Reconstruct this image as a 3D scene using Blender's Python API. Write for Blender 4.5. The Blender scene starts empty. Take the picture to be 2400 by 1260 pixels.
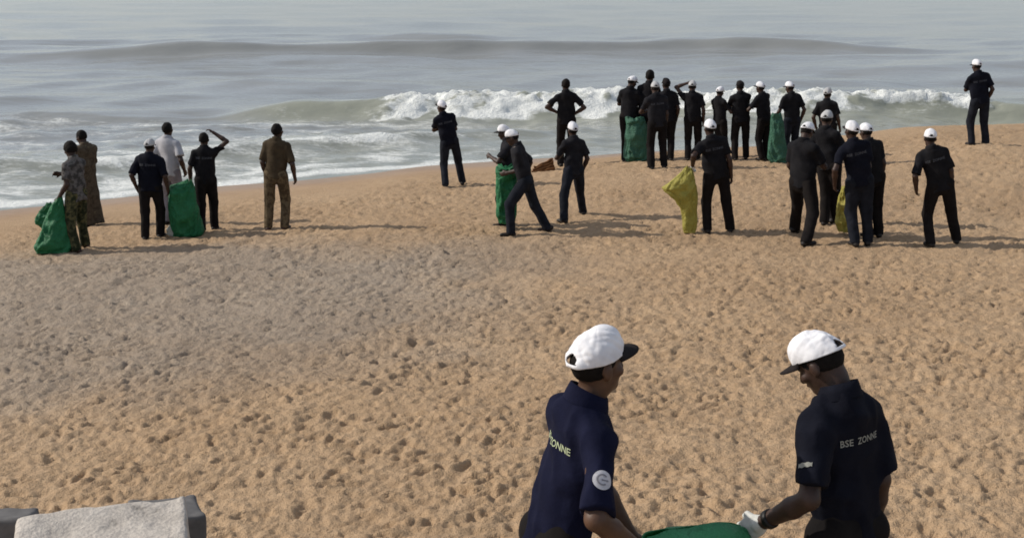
import bpy, math, random
import numpy as np
from mathutils import Vector, Matrix
from mathutils.bvhtree import BVHTree

# ------------------------------------------------------------------ camera, sky, sun, exposure
SC = bpy.context.scene
COL = SC.collection
CAM_Z, FPX, HORIZON_PX = 4.6, 2800.0, -60.0
PITCH = math.atan((630 - HORIZON_PX) / FPX)
cam_data = bpy.data.cameras.new('camera')
cam = bpy.data.objects.new('camera', cam_data)
COL.objects.link(cam)
cam.location = (0, 0, CAM_Z)
cam.rotation_euler = (math.pi / 2 - PITCH, 0, 0)
cam_data.sensor_width = 36.0
cam_data.lens = FPX / 2400 * 36.0
cam_data.clip_start, cam_data.clip_end = 0.1, 8000
SC.camera = cam

SUN_EL, SUN_AZ = math.radians(34), math.radians(8)       # azimuth: turned from due left towards the sea
sun_dir = Vector((-math.cos(SUN_EL) * math.cos(SUN_AZ), math.cos(SUN_EL) * math.sin(SUN_AZ), math.sin(SUN_EL)))
world = bpy.data.worlds.new('World')
SC.world = world
world.use_nodes = True
wn = world.node_tree.nodes
sky = wn.new('ShaderNodeTexSky')
sky.sky_type = 'NISHITA'
sky.sun_disc = False
sky.sun_elevation = SUN_EL
sky.sun_rotation = math.atan2(sun_dir.x, sun_dir.y)
sky.air_density, sky.dust_density, sky.ozone_density = 0.85, 1.0, 1.0
veil = wn.new('ShaderNodeMix')                               # thin even high haze whitens the whole sky
veil.data_type = 'RGBA'
veil.inputs[0].default_value = 0.5
veil.inputs[7].default_value = (4.5, 4.65, 4.85, 1)
world.node_tree.links.new(sky.outputs[0], veil.inputs[6])
world.node_tree.links.new(veil.outputs[2], wn['Background'].inputs[0])
wn['Background'].inputs[1].default_value = 0.108
sd = bpy.data.lights.new('sun', 'SUN')
sd.energy, sd.angle, sd.color = 3.4, math.radians(0.6), (1.0, 0.93, 0.82)
sun = bpy.data.objects.new('sun', sd)
COL.objects.link(sun)
sun.location = sun_dir * 50
sun.rotation_euler = sun_dir.to_track_quat('Z', 'Y').to_euler()
SC.view_settings.view_transform = 'Standard'
SC.view_settings.look = 'None'
SC.view_settings.exposure = 0.23
SC.view_settings.gamma = 1.0
SC.cycles.filter_width = 1.75                                # a soft lens

# ------------------------------------------------------------------ small maths
rng = np.random.default_rng(7)
random.seed(7)
CAMP = np.array([0, 0, CAM_Z])
UPV = np.array([0, math.sin(PITCH), math.cos(PITCH)])
FWD = np.array([0, math.cos(PITCH), -math.sin(PITCH)])

def ray(u, v):
    return FWD + np.array([1, 0, 0]) * (u - 1200) / FPX + UPV * (630 - v) / FPX

def at_depth(u, v, zc):                                     # point on a sight line at a distance along the lens axis
    return CAMP + ray(u, v) * zc

def at_y(u, v, y):
    d = ray(u, v)
    return CAMP + d * (y / d[1])

def proj(p):
    q = np.asarray(p) - CAMP
    z = q @ FWD
    return 1200 + FPX * q[0] / z, 630 - FPX * (q @ UPV) / z

def sstep(a, b, x):
    t = np.clip((x - a) / (b - a), 0, 1)
    return t * t * (3 - 2 * t)

_L2 = rng.random((256, 256)).astype(np.float32)
def vn2(x, y, ox=0, oy=0):
    x = np.asarray(x, dtype=np.float64) + ox
    y = np.asarray(y, dtype=np.float64) + oy
    xi, yi = np.floor(x).astype(int), np.floor(y).astype(int)
    fx, fy = x - xi, y - yi
    fx, fy = fx * fx * (3 - 2 * fx), fy * fy * (3 - 2 * fy)
    a, b = _L2[xi & 255, yi & 255], _L2[(xi + 1) & 255, yi & 255]
    c, d = _L2[xi & 255, (yi + 1) & 255], _L2[(xi + 1) & 255, (yi + 1) & 255]
    return (a * (1 - fx) + b * fx) * (1 - fy) + (c * (1 - fx) + d * fx) * fy

_L3 = (rng.random((32, 32, 32)).astype(np.float32) - 0.5) * 2
def vn3(x, y, z, o=0):
    x, y, z = x + o * 1.37, y + o * 2.11, z + o * 0.73
    xi, yi, zi = (np.floor(q).astype(np.int32) for q in (x, y, z))
    fx, fy, fz = x - xi, y - yi, z - zi
    fx, fy, fz = (q * q * (3 - 2 * q) for q in (fx, fy, fz))
    x0, x1, y0, y1, z0, z1 = xi & 31, (xi + 1) & 31, yi & 31, (yi + 1) & 31, zi & 31, (zi + 1) & 31
    def L(a, b, c): return _L3[a, b, c]
    return ((L(x0, y0, z0) * (1 - fx) + L(x1, y0, z0) * fx) * (1 - fy) + (L(x0, y1, z0) * (1 - fx) + L(x1, y1, z0) * fx) * fy) * (1 - fz) + \
           ((L(x0, y0, z1) * (1 - fx) + L(x1, y0, z1) * fx) * (1 - fy) + (L(x0, y1, z1) * (1 - fx) + L(x1, y1, z1) * fx) * fy) * fz

def mesh_from(name, verts, faces, smooth=True):             # faces: (n,4) or (n,3) integer array
    me = bpy.data.meshes.new(name)
    verts = np.ascontiguousarray(verts, dtype=np.float32)
    faces = np.ascontiguousarray(faces, dtype=np.int32)
    k = faces.shape[1]
    me.vertices.add(len(verts)); me.vertices.foreach_set('co', verts.ravel())
    me.loops.add(faces.size); me.loops.foreach_set('vertex_index', faces.ravel())
    me.polygons.add(len(faces))
    me.polygons.foreach_set('loop_start', np.arange(len(faces), dtype=np.int32) * k)
    me.polygons.foreach_set('use_smooth', np.full(len(faces), smooth))
    me.update(calc_edges=True)
    me.validate()
    return me

def grid_faces(nr, nc, wrap=False):
    r, c = np.meshgrid(np.arange(nr - 1), np.arange(nc if wrap else nc - 1), indexing='ij')
    r, c = r.ravel(), c.ravel()
    c2 = (c + 1) % nc
    return np.stack([r * nc + c, r * nc + c2, (r + 1) * nc + c2, (r + 1) * nc + c], 1)

def link(name, me, mat, parent=None, **props):
    o = bpy.data.objects.new(name, me)
    COL.objects.link(o)
    if mat is not None:
        me.materials.append(mat)
    if parent is not None:
        o.parent = parent
    for k, v in props.items():
        o[k] = v
    return o

def empty(name, loc, rz, **props):
    o = bpy.data.objects.new(name, None)
    o.empty_display_size = 0.2
    COL.objects.link(o)
    o.location = loc
    o.rotation_euler = (0, 0, rz)
    for k, v in props.items():
        if v is not None:
            o[k] = v
    return o

# ------------------------------------------------------------------ materials
def nodes_of(name):
    m = bpy.data.materials.new(name)
    m.use_nodes = True
    nt = m.node_tree
    return m, nt, nt.nodes['Principled BSDF'], nt.links

def ramp(nt, stops):
    r = nt.nodes.new('ShaderNodeValToRGB')
    e = r.color_ramp.elements
    while len(e) < len(stops):
        e.new(0.5)
    for q, (p, c) in zip(e, stops):
        q.position = p
        q.color = tuple(c) + (1,) if len(c) == 3 else c
    return r

def noise(nt, vec, scale, detail=3, rough=0.55):
    n = nt.nodes.new('ShaderNodeTexNoise')
    n.inputs['Scale'].default_value = scale
    n.inputs['Detail'].default_value = detail
    n.inputs['Roughness'].default_value = rough
    if vec is not None:
        nt.links.new(vec, n.inputs['Vector'])
    return n

def fabric(name, c1, c2, scale=9, rough=0.9, weave=700, spec=0.1, bump=0.25):
    m, nt, b, L = nodes_of(name)
    tc = nt.nodes.new('ShaderNodeTexCoord')
    n = noise(nt, tc.outputs['Object'], scale, 4)
    r = ramp(nt, [(0.32, c1), (0.68, c2)])
    L.new(n.outputs['Fac'], r.inputs[0])
    L.new(r.outputs[0], b.inputs['Base Color'])
    b.inputs['Roughness'].default_value = rough
    b.inputs['Specular IOR Level'].default_value = spec
    w = noise(nt, tc.outputs['Object'], weave, 1)
    w2 = noise(nt, tc.outputs['Object'], 38, 3)
    ad = nt.nodes.new('ShaderNodeMath'); ad.operation = 'MULTIPLY_ADD'
    L.new(w.outputs['Fac'], ad.inputs[0]); ad.inputs[1].default_value = 0.108
    L.new(w2.outputs['Fac'], ad.inputs[2])
    bp = nt.nodes.new('ShaderNodeBump')
    bp.inputs['Strength'].default_value = bump
    bp.inputs['Distance'].default_value = 0.01
    L.new(ad.outputs[0], bp.inputs['Height'])
    L.new(bp.outputs[0], b.inputs['Normal'])
    return m

def blotch(name, cols, scale):                              # disruptive printed cloth
    m, nt, b, L = nodes_of(name)
    tc = nt.nodes.new('ShaderNodeTexCoord')
    n = noise(nt, tc.outputs['Object'], scale, 3, 0.6)
    r = ramp(nt, [(0.36, cols[0]), (0.46, cols[1]), (0.54, cols[2]), (0.63, cols[3])])
    r.color_ramp.interpolation = 'CONSTANT'
    L.new(n.outputs['Fac'], r.inputs[0])
    L.new(r.outputs[0], b.inputs['Base Color'])
    b.inputs['Roughness'].default_value = 0.9
    b.inputs['Specular IOR Level'].default_value = 0.15
    return m

def plain(name, c, rough=0.7, spec=0.3):
    m, nt, b, L = nodes_of(name)
    tc = nt.nodes.new('ShaderNodeTexCoord')
    n = noise(nt, tc.outputs['Object'], 22, 3)
    r = ramp(nt, [(0.3, [q * 0.8 for q in c]), (0.7, [min(1, q * 1.15) for q in c])])
    L.new(n.outputs['Fac'], r.inputs[0])
    L.new(r.outputs[0], b.inputs['Base Color'])
    b.inputs['Roughness'].default_value = rough
    b.inputs['Specular IOR Level'].default_value = spec
    return m

M = {}
M['navy'] = fabric('navy_cotton', (0.0042, 0.005, 0.017), (0.008, 0.0095, 0.028))
M['navy_deep'] = fabric('deep_navy_cotton', (0.0040, 0.0045, 0.009), (0.008, 0.009, 0.016))
M['black'] = fabric('black_cotton', (0.007, 0.007, 0.009), (0.014, 0.0135, 0.0155))
M['charcoal'] = fabric('charcoal_cotton', (0.010, 0.010, 0.013), (0.021, 0.0205, 0.024))
M['trouser'] = fabric('black_trouser_cloth', (0.007, 0.006, 0.0065), (0.014, 0.0115, 0.011))
M['trouser_blue'] = fabric('dark_denim', (0.008, 0.0095, 0.014), (0.017, 0.019, 0.027))
M['white_shirt'] = fabric('white_shirt_cotton', (0.36, 0.36, 0.39), (0.44, 0.44, 0.47))
M['grey_trouser'] = fabric('grey_trouser_cloth', (0.20, 0.18, 0.20), (0.27, 0.25, 0.27))
M['khaki'] = fabric('khaki_drill', (0.040, 0.029, 0.018), (0.066, 0.049, 0.030))
M['khaki_trouser'] = blotch('khaki_trouser_drill', [(0.058, 0.041, 0.024), (0.095, 0.069, 0.040), (0.125, 0.094, 0.056), (0.08, 0.057, 0.032)], 12)
M['grey_blouse'] = blotch('grey_printed_cloth', [(0.045, 0.042, 0.040), (0.095, 0.088, 0.086), (0.13, 0.12, 0.115), (0.06, 0.058, 0.050)], 11)
M['print'] = blotch('olive_printed_cloth', [(0.018, 0.022, 0.010), (0.05, 0.05, 0.025), (0.10, 0.09, 0.04), (0.03, 0.032, 0.02)], 13)
M['robe'] = blotch('brown_printed_cloth', [(0.050, 0.038, 0.026), (0.085, 0.066, 0.046), (0.062, 0.048, 0.033), (0.11, 0.09, 0.06)], 16)
M['cap'] = fabric('white_cap_twill', (0.60, 0.60, 0.64), (0.82, 0.82, 0.85), 12, weave=900, bump=0.2)
M['cap_grey'] = fabric('greyed_cap_twill', (0.36, 0.36, 0.37), (0.46, 0.46, 0.47), 12)
M['brim'] = fabric('black_brim_cloth', (0.012, 0.010, 0.011), (0.022, 0.018, 0.018))
M['glove'] = fabric('pale_knit_glove', (0.42, 0.42, 0.40), (0.60, 0.60, 0.57), 30, weave=500)
M['hair'] = fabric('black_hair', (0.006, 0.005, 0.005), (0.011, 0.009, 0.008), 60, rough=0.8, spec=0.12)
M['skin'] = fabric('brown_skin', (0.065, 0.031, 0.018), (0.10, 0.050, 0.029), 14, rough=0.55, spec=0.4, bump=0.08)
M['skin_dark'] = fabric('dark_brown_skin', (0.028, 0.013, 0.009), (0.048, 0.023, 0.015), 14, rough=0.55, spec=0.4, bump=0.08)
M['shoe'] = plain('dark_shoe', (0.016, 0.012, 0.010), 0.6)
M['boot'] = plain('brown_leather', (0.035, 0.014, 0.010), 0.55)
M['lettering'] = plain('pale_shirt_print', (0.28, 0.28, 0.25), 0.8)
M['lettering_dim'] = plain('faded_shirt_print', (0.075, 0.08, 0.095), 0.8)
M['lettering_lime'] = plain('lime_shirt_print', (0.40, 0.45, 0.29), 0.8)
M['badge'] = plain('grey_white_badge', (0.50, 0.49, 0.52), 0.75)
M['badge_dark'] = plain('badge_emblem', (0.22, 0.21, 0.23), 0.75)
M['band'] = plain('black_wrist_band', (0.008, 0.007, 0.007), 0.5)

def sack_mat(name, c1, c2, tr=0.25):
    m, nt, b, L = nodes_of(name)
    tc = nt.nodes.new('ShaderNodeTexCoord')
    n = noise(nt, tc.outputs['Object'], 5, 5, 0.6)
    r = ramp(nt, [(0.3, c1), (0.7, c2)])
    L.new(n.outputs['Fac'], r.inputs[0])
    L.new(r.outputs[0], b.inputs['Base Color'])
    b.inputs['Roughness'].default_value = 0.5
    b.inputs['Specular IOR Level'].default_value = 0.35
    w = noise(nt, tc.outputs['Object'], 26, 4, 0.6)
    bp = nt.nodes.new('ShaderNodeBump')
    bp.inputs['Strength'].default_value = 1.0
    bp.inputs['Distance'].default_value = 0.03
    L.new(w.outputs['Fac'], bp.inputs['Height'])
    L.new(bp.outputs[0], b.inputs['Normal'])
    t = nt.nodes.new('ShaderNodeBsdfTranslucent')
    L.new(r.outputs[0], t.inputs['Color'])
    L.new(bp.outputs[0], t.inputs['Normal'])
    mx = nt.nodes.new('ShaderNodeMixShader')
    mx.inputs[0].default_value = tr
    L.new(b.outputs[0], mx.inputs[1]); L.new(t.outputs[0], mx.inputs[2])
    L.new(mx.outputs[0], nt.nodes['Material Output'].inputs['Surface'])
    return m
M['sack_green'] = sack_mat('green_woven_sack', (0.013, 0.135, 0.050), (0.026, 0.21, 0.085))
M['sack_bright'] = sack_mat('bright_green_woven_sack', (0.06, 0.34, 0.15), (0.11, 0.46, 0.22), 0.4)
M['sack_dull'] = sack_mat('dull_green_woven_sack', (0.032, 0.115, 0.075), (0.055, 0.175, 0.115))
M['sack_yellow'] = sack_mat('yellow_woven_sack', (0.34, 0.30, 0.055), (0.48, 0.43, 0.10))
M['sack_white'] = sack_mat('white_crumpled_sack', (0.50, 0.52, 0.48), (0.62, 0.63, 0.58))

# sand: per-vertex attributes say where it is wet and where its colour is tinted greyer
def sand_material():
    m, nt, b, L = nodes_of('beach_sand')
    tc = nt.nodes.new('ShaderNodeTexCoord')
    P = tc.outputs['Object']
    n1, n2, n3 = noise(nt, P, 0.45, 4), noise(nt, P, 5.0, 5, 0.62), noise(nt, P, 160, 2)
    r = ramp(nt, [(0.30, (0.360, 0.242, 0.144)), (0.55, (0.440, 0.306, 0.189)), (0.75, (0.50, 0.36, 0.23))])
    mixn = nt.nodes.new('ShaderNodeMath'); mixn.operation = 'MULTIPLY_ADD'
    L.new(n1.outputs['Fac'], mixn.inputs[0]); mixn.inputs[1].default_value = 0.5
    h = nt.nodes.new('ShaderNodeMath'); h.operation = 'MULTIPLY'
    L.new(n2.outputs['Fac'], h.inputs[0]); h.inputs[1].default_value = 0.5
    L.new(h.outputs[0], mixn.inputs[2])
    L.new(mixn.outputs[0], r.inputs[0])
    # grains
    g = nt.nodes.new('ShaderNodeMix'); g.data_type = 'RGBA'; g.blend_type = 'MULTIPLY'
    gr = ramp(nt, [(0.25, (0.72, 0.70, 0.68)), (0.75, (1.15, 1.15, 1.15))])
    L.new(n3.outputs['Fac'], gr.inputs[0])
    g.inputs[0].default_value = 0.8
    L.new(r.outputs[0], g.inputs[6]); L.new(gr.outputs[0], g.inputs[7])
    # greyer tint
    at = nt.nodes.new('ShaderNodeAttribute'); at.attribute_name = 'grey'
    gg = nt.nodes.new('ShaderNodeMix'); gg.data_type = 'RGBA'; gg.blend_type = 'MULTIPLY'
    gg.inputs[7].default_value = (0.76, 0.88, 1.10, 1)
    L.new(at.outputs['Fac'], gg.inputs[0]); L.new(g.outputs[2], gg.inputs[6])
    # wet sand
    aw = nt.nodes.new('ShaderNodeAttribute'); aw.attribute_name = 'wet'
    ww = nt.nodes.new('ShaderNodeMix'); ww.data_type = 'RGBA'; ww.blend_type = 'MULTIPLY'
    ww.inputs[7].default_value = (0.76, 0.71, 0.68, 1)
    L.new(aw.outputs['Fac'], ww.inputs[0]); L.new(gg.outputs[2], ww.inputs[6])
    L.new(ww.outputs[2], b.inputs['Base Color'])
    rr = nt.nodes.new('ShaderNodeMapRange')
    rr.inputs[3].default_value, rr.inputs[4].default_value = 0.95, 0.38
    L.new(aw.outputs['Fac'], rr.inputs[0]); L.new(rr.outputs[0], b.inputs['Roughness'])
    b.inputs['Specular IOR Level'].default_value = 0.25
    # fine relief
    f1, f2 = noise(nt, P, 26, 4, 0.6), noise(nt, P, 110, 3)
    ad = nt.nodes.new('ShaderNodeMath'); ad.operation = 'MULTIPLY_ADD'
    L.new(f2.outputs['Fac'], ad.inputs[0]); ad.inputs[1].default_value = 0.35
    L.new(f1.outputs['Fac'], ad.inputs[2])
    bp = nt.nodes.new('ShaderNodeBump')
    bp.inputs['Distance'].default_value = 0.03
    st = nt.nodes.new('ShaderNodeMapRange')
    st.inputs[3].default_value, st.inputs[4].default_value = 0.95, 0.06
    L.new(aw.outputs['Fac'], st.inputs[0]); L.new(st.outputs[0], bp.inputs['Strength'])
    L.new(ad.outputs[0], bp.inputs['Height']); L.new(bp.outputs[0], b.inputs['Normal'])
    return m
M['sand'] = sand_material()

def sea_material():
    m, nt, b, L = nodes_of('grey_sea_water')
    tc = nt.nodes.new('ShaderNodeTexCoord')
    P = tc.outputs['Object']
    mp = nt.nodes.new('ShaderNodeMapping'); mp.inputs['Scale'].default_value = (0.45, 1.0, 1.0)
    L.new(P, mp.inputs['Vector'])
    V = mp.outputs[0]
    at = nt.nodes.new('ShaderNodeAttribute'); at.attribute_name = 'foam'
    ash = nt.nodes.new('ShaderNodeAttribute'); ash.attribute_name = 'silt'
    n = noise(nt, V, 0.25, 3)
    r = ramp(nt, [(0.3, (0.215, 0.222, 0.216)), (0.7, (0.26, 0.268, 0.262))])
    L.new(n.outputs['Fac'], r.inputs[0])
    sm = nt.nodes.new('ShaderNodeMix'); sm.data_type = 'RGBA'
    L.new(ash.outputs['Fac'], sm.inputs[0]); L.new(r.outputs[0], sm.inputs[6])
    sm.inputs[7].default_value = (0.275, 0.286, 0.236, 1)
    L.new(sm.outputs[2], b.inputs['Base Color'])
    b.inputs['Roughness'].default_value = 0.12
    b.inputs['IOR'].default_value = 1.33
    # foam streaks
    f1, f2 = noise(nt, V, 1.7, 6, 0.7), noise(nt, V, 9, 5, 0.7)
    s = nt.nodes.new('ShaderNodeMath'); s.operation = 'MULTIPLY_ADD'
    L.new(f2.outputs['Fac'], s.inputs[0]); s.inputs[1].default_value = 0.75
    L.new(f1.outputs['Fac'], s.inputs[2])
    s2 = nt.nodes.new('ShaderNodeMath'); s2.operation = 'ADD'
    L.new(s.outputs[0], s2.inputs[0]); L.new(at.outputs['Fac'], s2.inputs[1])
    mr = nt.nodes.new('ShaderNodeMapRange')
    mr.interpolation_type = 'SMOOTHSTEP'
    mr.inputs[1].default_value, mr.inputs[2].default_value = 1.18, 1.62
    L.new(s2.outputs[0], mr.inputs[0])
    fo = nt.nodes.new('ShaderNodeBsdfPrincipled')
    fo.inputs['Base Color'].default_value = (0.80, 0.82, 0.80, 1)
    fo.inputs['Roughness'].default_value = 0.85
    fn = noise(nt, P, 9, 5, 0.7)
    fb = nt.nodes.new('ShaderNodeBump'); fb.inputs['Strength'].default_value = 0.8; fb.inputs['Distance'].default_value = 0.12
    L.new(fn.outputs['Fac'], fb.inputs['Height']); L.new(fb.outputs[0], fo.inputs['Normal'])
    # ripples
    w1, w2 = noise(nt, V, 1.1, 4, 0.6), noise(nt, V, 5.5, 3, 0.6)
    w0 = noise(nt, V, 0.22, 3, 0.6)
    a0 = nt.nodes.new('ShaderNodeMath'); a0.operation = 'MULTIPLY_ADD'
    L.new(w0.outputs['Fac'], a0.inputs[0]); a0.inputs[1].default_value = 4.0
    L.new(w1.outputs['Fac'], a0.inputs[2])
    a = nt.nodes.new('ShaderNodeMath'); a.operation = 'MULTIPLY_ADD'
    L.new(w2.outputs['Fac'], a.inputs[0]); a.inputs[1].default_value = 0.30
    L.new(a0.outputs[0], a.inputs[2])
    bp = nt.nodes.new('ShaderNodeBump'); bp.inputs['Strength'].default_value = 0.30; bp.inputs['Distance'].default_value = 0.17
    L.new(a.outputs[0], bp.inputs['Height']); L.new(bp.outputs[0], b.inputs['Normal'])
    mx = nt.nodes.new('ShaderNodeMixShader')
    L.new(mr.outputs[0], mx.inputs[0]); L.new(b.outputs[0], mx.inputs[1]); L.new(fo.outputs[0], mx.inputs[2])
    L.new(mx.outputs[0], nt.nodes['Material Output'].inputs['Surface'])
    return m
M['sea'] = sea_material()

def rock_material():
    m, nt, b, L = nodes_of('weathered_granite')
    tc = nt.nodes.new('ShaderNodeTexCoord')
    P = tc.outputs['Object']
    n1, n2, n3 = noise(nt, P, 7, 5, 0.62), noise(nt, P, 60, 3, 0.6), noise(nt, P, 2.2, 3)
    r = ramp(nt, [(0.30, (0.20, 0.18, 0.16)), (0.42, (0.40, 0.362, 0.325)), (0.70, (0.52, 0.475, 0.43))])
    L.new(n1.outputs['Fac'], r.inputs[0])
    g = nt.nodes.new('ShaderNodeMix'); g.data_type = 'RGBA'; g.blend_type = 'MULTIPLY'; g.inputs[0].default_value = 0.7
    gr = ramp(nt, [(0.3, (0.62, 0.62, 0.64)), (0.6, (1.1, 1.1, 1.08))])
    L.new(n2.outputs['Fac'], gr.inputs[0])
    L.new(r.outputs[0], g.inputs[6]); L.new(gr.outputs[0], g.inputs[7])
    L.new(g.outputs[2], b.inputs['Base Color'])
    b.inputs['Roughness'].default_value = 0.9
    ad = nt.nodes.new('ShaderNodeMath'); ad.operation = 'MULTIPLY_ADD'
    L.new(n2.outputs['Fac'], ad.inputs[0]); ad.inputs[1].default_value = 0.3
    L.new(n1.outputs['Fac'], ad.inputs[2])
    bp = nt.nodes.new('ShaderNodeBump'); bp.inputs['Strength'].default_value = 0.7; bp.inputs['Distance'].default_value = 0.03
    L.new(ad.outputs[0], bp.inputs['Height']); L.new(bp.outputs[0], b.inputs['Normal'])
    return m
M['rock'] = rock_material()
M['rock_shade'] = plain('granite_painted_shade', (0.12, 0.115, 0.115), 0.85)  # same granite, with shade put into a darker base colour
M['wood'] = fabric('brown_weathered_wood', (0.085, 0.038, 0.016), (0.16, 0.075, 0.032), 8, weave=90, bump=0.6)

# ------------------------------------------------------------------ the beach
SHX = [-80, -30, -10.34, -6.63, -4.03, -2.11, 0.0, 2.82, 10.33, 14.96, 40, 120]
SHY = [-10, 12.5, 23.71, 26.19, 27.93, 29.23, 30.27, 31.4, 33.9, 34.82, 38, 44]
PD = [-200, -30, 0, 3, 6, 9, 12, 16, 20, 26, 32, 60]
PZ = [-6, -2.2, 0.0, 0.24, 0.50, 0.58, 0.73, 0.92, 1.20, 1.70, 1.95, 2.3]

def shore(x):
    return np.interp(x, SHX, SHY)

def base_z(x, y):
    x, y = np.asarray(x, float), np.asarray(y, float)
    d = shore(x) - y
    z = 0
    for o in (-1.2, -0.6, 0, 0.6, 1.2):                     # rounds the corners of the profile
        z = z + np.interp(d + o, PD, PZ) / 5
    z = z + np.interp(x, [-5, 0, 4, 6.5, 9.6, 14, 30], [0, 0.10, 0.27, 0.32, 0.60, 0.62, 0.4]) * sstep(0.2, 4.8, d) * (1 - sstep(9.0, 15.5, d))
    z = z + 0.07 * (vn2(x * 0.35, y * 0.35, 11, 5) - 0.5) * sstep(1, 6, d)
    return z

def ground_at(u, v):                                        # where a sight line meets the sand
    d = ray(u, v)
    lo, hi = 2.0, 80.0
    ts = np.linspace(2, 60, 1200)
    pts = CAMP + ts[:, None] * d
    below = pts[:, 2] < base_z(pts[:, 0], pts[:, 1])
    k = int(np.argmax(below))
    lo, hi = ts[max(k - 1, 0)], ts[k]
    for _ in range(30):
        mm = (lo + hi) / 2
        p = CAMP + d * mm
        if p[2] < base_z(p[0], p[1]): hi = mm
        else: lo = mm
    return CAMP + d * hi

# trampled sand: a height map of footprints and clods
HX0, HY0, HS, HN = -16.0, 3.0, 0.015, 2130
HM = np.zeros((HN, HN), np.float32)
stamps = []
for k in range(80):
    big = k >= 62
    a = rng.uniform(0.016, 0.034) if not big else rng.uniform(0.036, 0.062)
    e = rng.uniform(1.3, 3.2) if not big else rng.uniform(1.2, 2.2)
    dp = a * rng.uniform(0.40, 0.80) if not big else a * rng.uniform(0.20, 0.36)
    th = rng.normal(0.65, 0.75)
    n = int(a * e * 1.7 / HS) + 1
    gx, gy = np.meshgrid(np.arange(-n, n + 1) * HS, np.arange(-n, n + 1) * HS, indexing='ij')
    xr, yr = gx * math.cos(th) + gy * math.sin(th), -gx * math.sin(th) + gy * math.cos(th)
    yr = yr + 0.35 * a * np.sin(xr / (a * e) * 2.2 + k)
    rr_ = np.sqrt((xr / (a * e)) ** 2 + (yr / a) ** 2) + 0.9 * (vn2(gx * 26, gy * 26, k * 9.1, 3) - 0.5)
    s = -dp * np.exp(-np.clip(rr_ / 0.9, 0, 9) ** 3) + 0.5 * dp * np.exp(-((rr_ - 1.25) / 0.35) ** 2) * (0.2 + 1.5 * vn2(xr * 9, yr * 9, k * 3, 8))
    if k < 62 and k % 6 == 0: s = -0.7 * s                              # clods kicked up
    stamps.append((n, s.astype(np.float32)))
for _ in range(142000):
    n, s = stamps[rng.integers(80)]
    yy = math.sqrt(rng.uniform(5.0 ** 2, 31.0 ** 2)); xx = rng.uniform(-1, 1) * (0.5 * yy + 1.3)
    i, j = int((xx - HX0) / HS), int((yy - HY0) / HS)
    if not (30 < i < HN - 30 and 30 < j < HN - 30): continue
    HM[i - n:i + n + 1, j - n:j + n + 1] += s * rng.uniform(0.3, 1.15)
_ix, _iy = np.meshgrid((HX0 + np.arange(HN) * HS).astype(np.float32), (HY0 + np.arange(HN) * HS).astype(np.float32), indexing='ij')
HM = np.clip(HM, -0.036, 0.032)
HM *= (0.68 + 0.62 * sstep(0.25, 0.7, 0.6 * vn2(_ix * 0.9, _iy * 0.9, 21, 6) + 0.4 * vn2(_ix * 2.6, _iy * 2.6, 1, 46))).astype(np.float32)
rid = lambda f, o: 0.5 - np.abs(vn2(_ix * f, _iy * f * 1.25, o, o * 3) - 0.5) * 2
HM += (0.045 * (vn2(_ix * 2.3, _iy * 2.3) - 0.5) + 0.016 * rid(5.2, 13) + 0.013 * rid(11.0, 29) + 0.018 * (vn2(_ix * 19, _iy * 19, 7, 77) - 0.5) + 0.012 * (vn2(_ix * 41, _iy * 41, 17, 7) - 0.5)).astype(np.float32)
# walking trails: real shoe prints, heel and sole
def shoe_print(x, y, a, dp):
    n = 14
    i, j = int((x - HX0) / HS), int((y - HY0) / HS)
    if not (n < i < HN - n - 1 and n < j < HN - n - 1): return
    gx, gy = np.meshgrid(np.arange(-n, n + 1) * HS, np.arange(-n, n + 1) * HS, indexing='ij')
    u, v = gx * math.cos(a) + gy * math.sin(a), -gx * math.sin(a) + gy * math.cos(a)
    d = np.minimum(np.sqrt(((u - 0.045) / 0.085) ** 2 + (v / 0.050) ** 2), np.sqrt(((u + 0.085) / 0.045) ** 2 + (v / 0.040) ** 2))
    HM[i - n:i + n + 1, j - n:j + n + 1] += (-dp * np.exp(-(d / 0.95) ** 5) + 0.45 * dp * np.exp(-((d - 1.3) / 0.28) ** 2)).astype(np.float32)
for _ in range(46):
    y = rng.uniform(6, 22); x = rng.uniform(-0.45, 0.45) * y; a = rng.uniform(0, 6.28); L_ = int(rng.integers(5, 16))
    for k in range(L_):
        a += rng.normal(0, 0.10)
        sd_ = 0.09 * (-1) ** k
        shoe_print(x - math.sin(a) * sd_, y + math.cos(a) * sd_, a + rng.normal(0, 0.12), rng.uniform(0.018, 0.034))
        x += math.cos(a) * 0.62; y += math.sin(a) * 0.62
del _ix, _iy

def rough_mask(x, y):
    d = shore(x) - y
    return sstep(3.4, 7.2, d + 2.6 * (vn2(x * 0.55, y * 0.55, 3, 60) - 0.5) + 0.18 * (x + 2) * (x > -2) * (x < 8))

def relief(x, y):
    fx, fy = (x - HX0) / HS, (y - HY0) / HS
    ok = (fx > 1) & (fx < HN - 2) & (fy > 1) & (fy < HN - 2)
    fx, fy = np.clip(fx, 1, HN - 2), np.clip(fy, 1, HN - 2)
    i, j = fx.astype(int), fy.astype(int)
    a, c = fx - i, fy - j
    h = (HM[i, j] * (1 - a) + HM[i + 1, j] * a) * (1 - c) + (HM[i, j + 1] * (1 - a) + HM[i + 1, j + 1] * a) * c
    return np.where(ok, h, 0)

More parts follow.
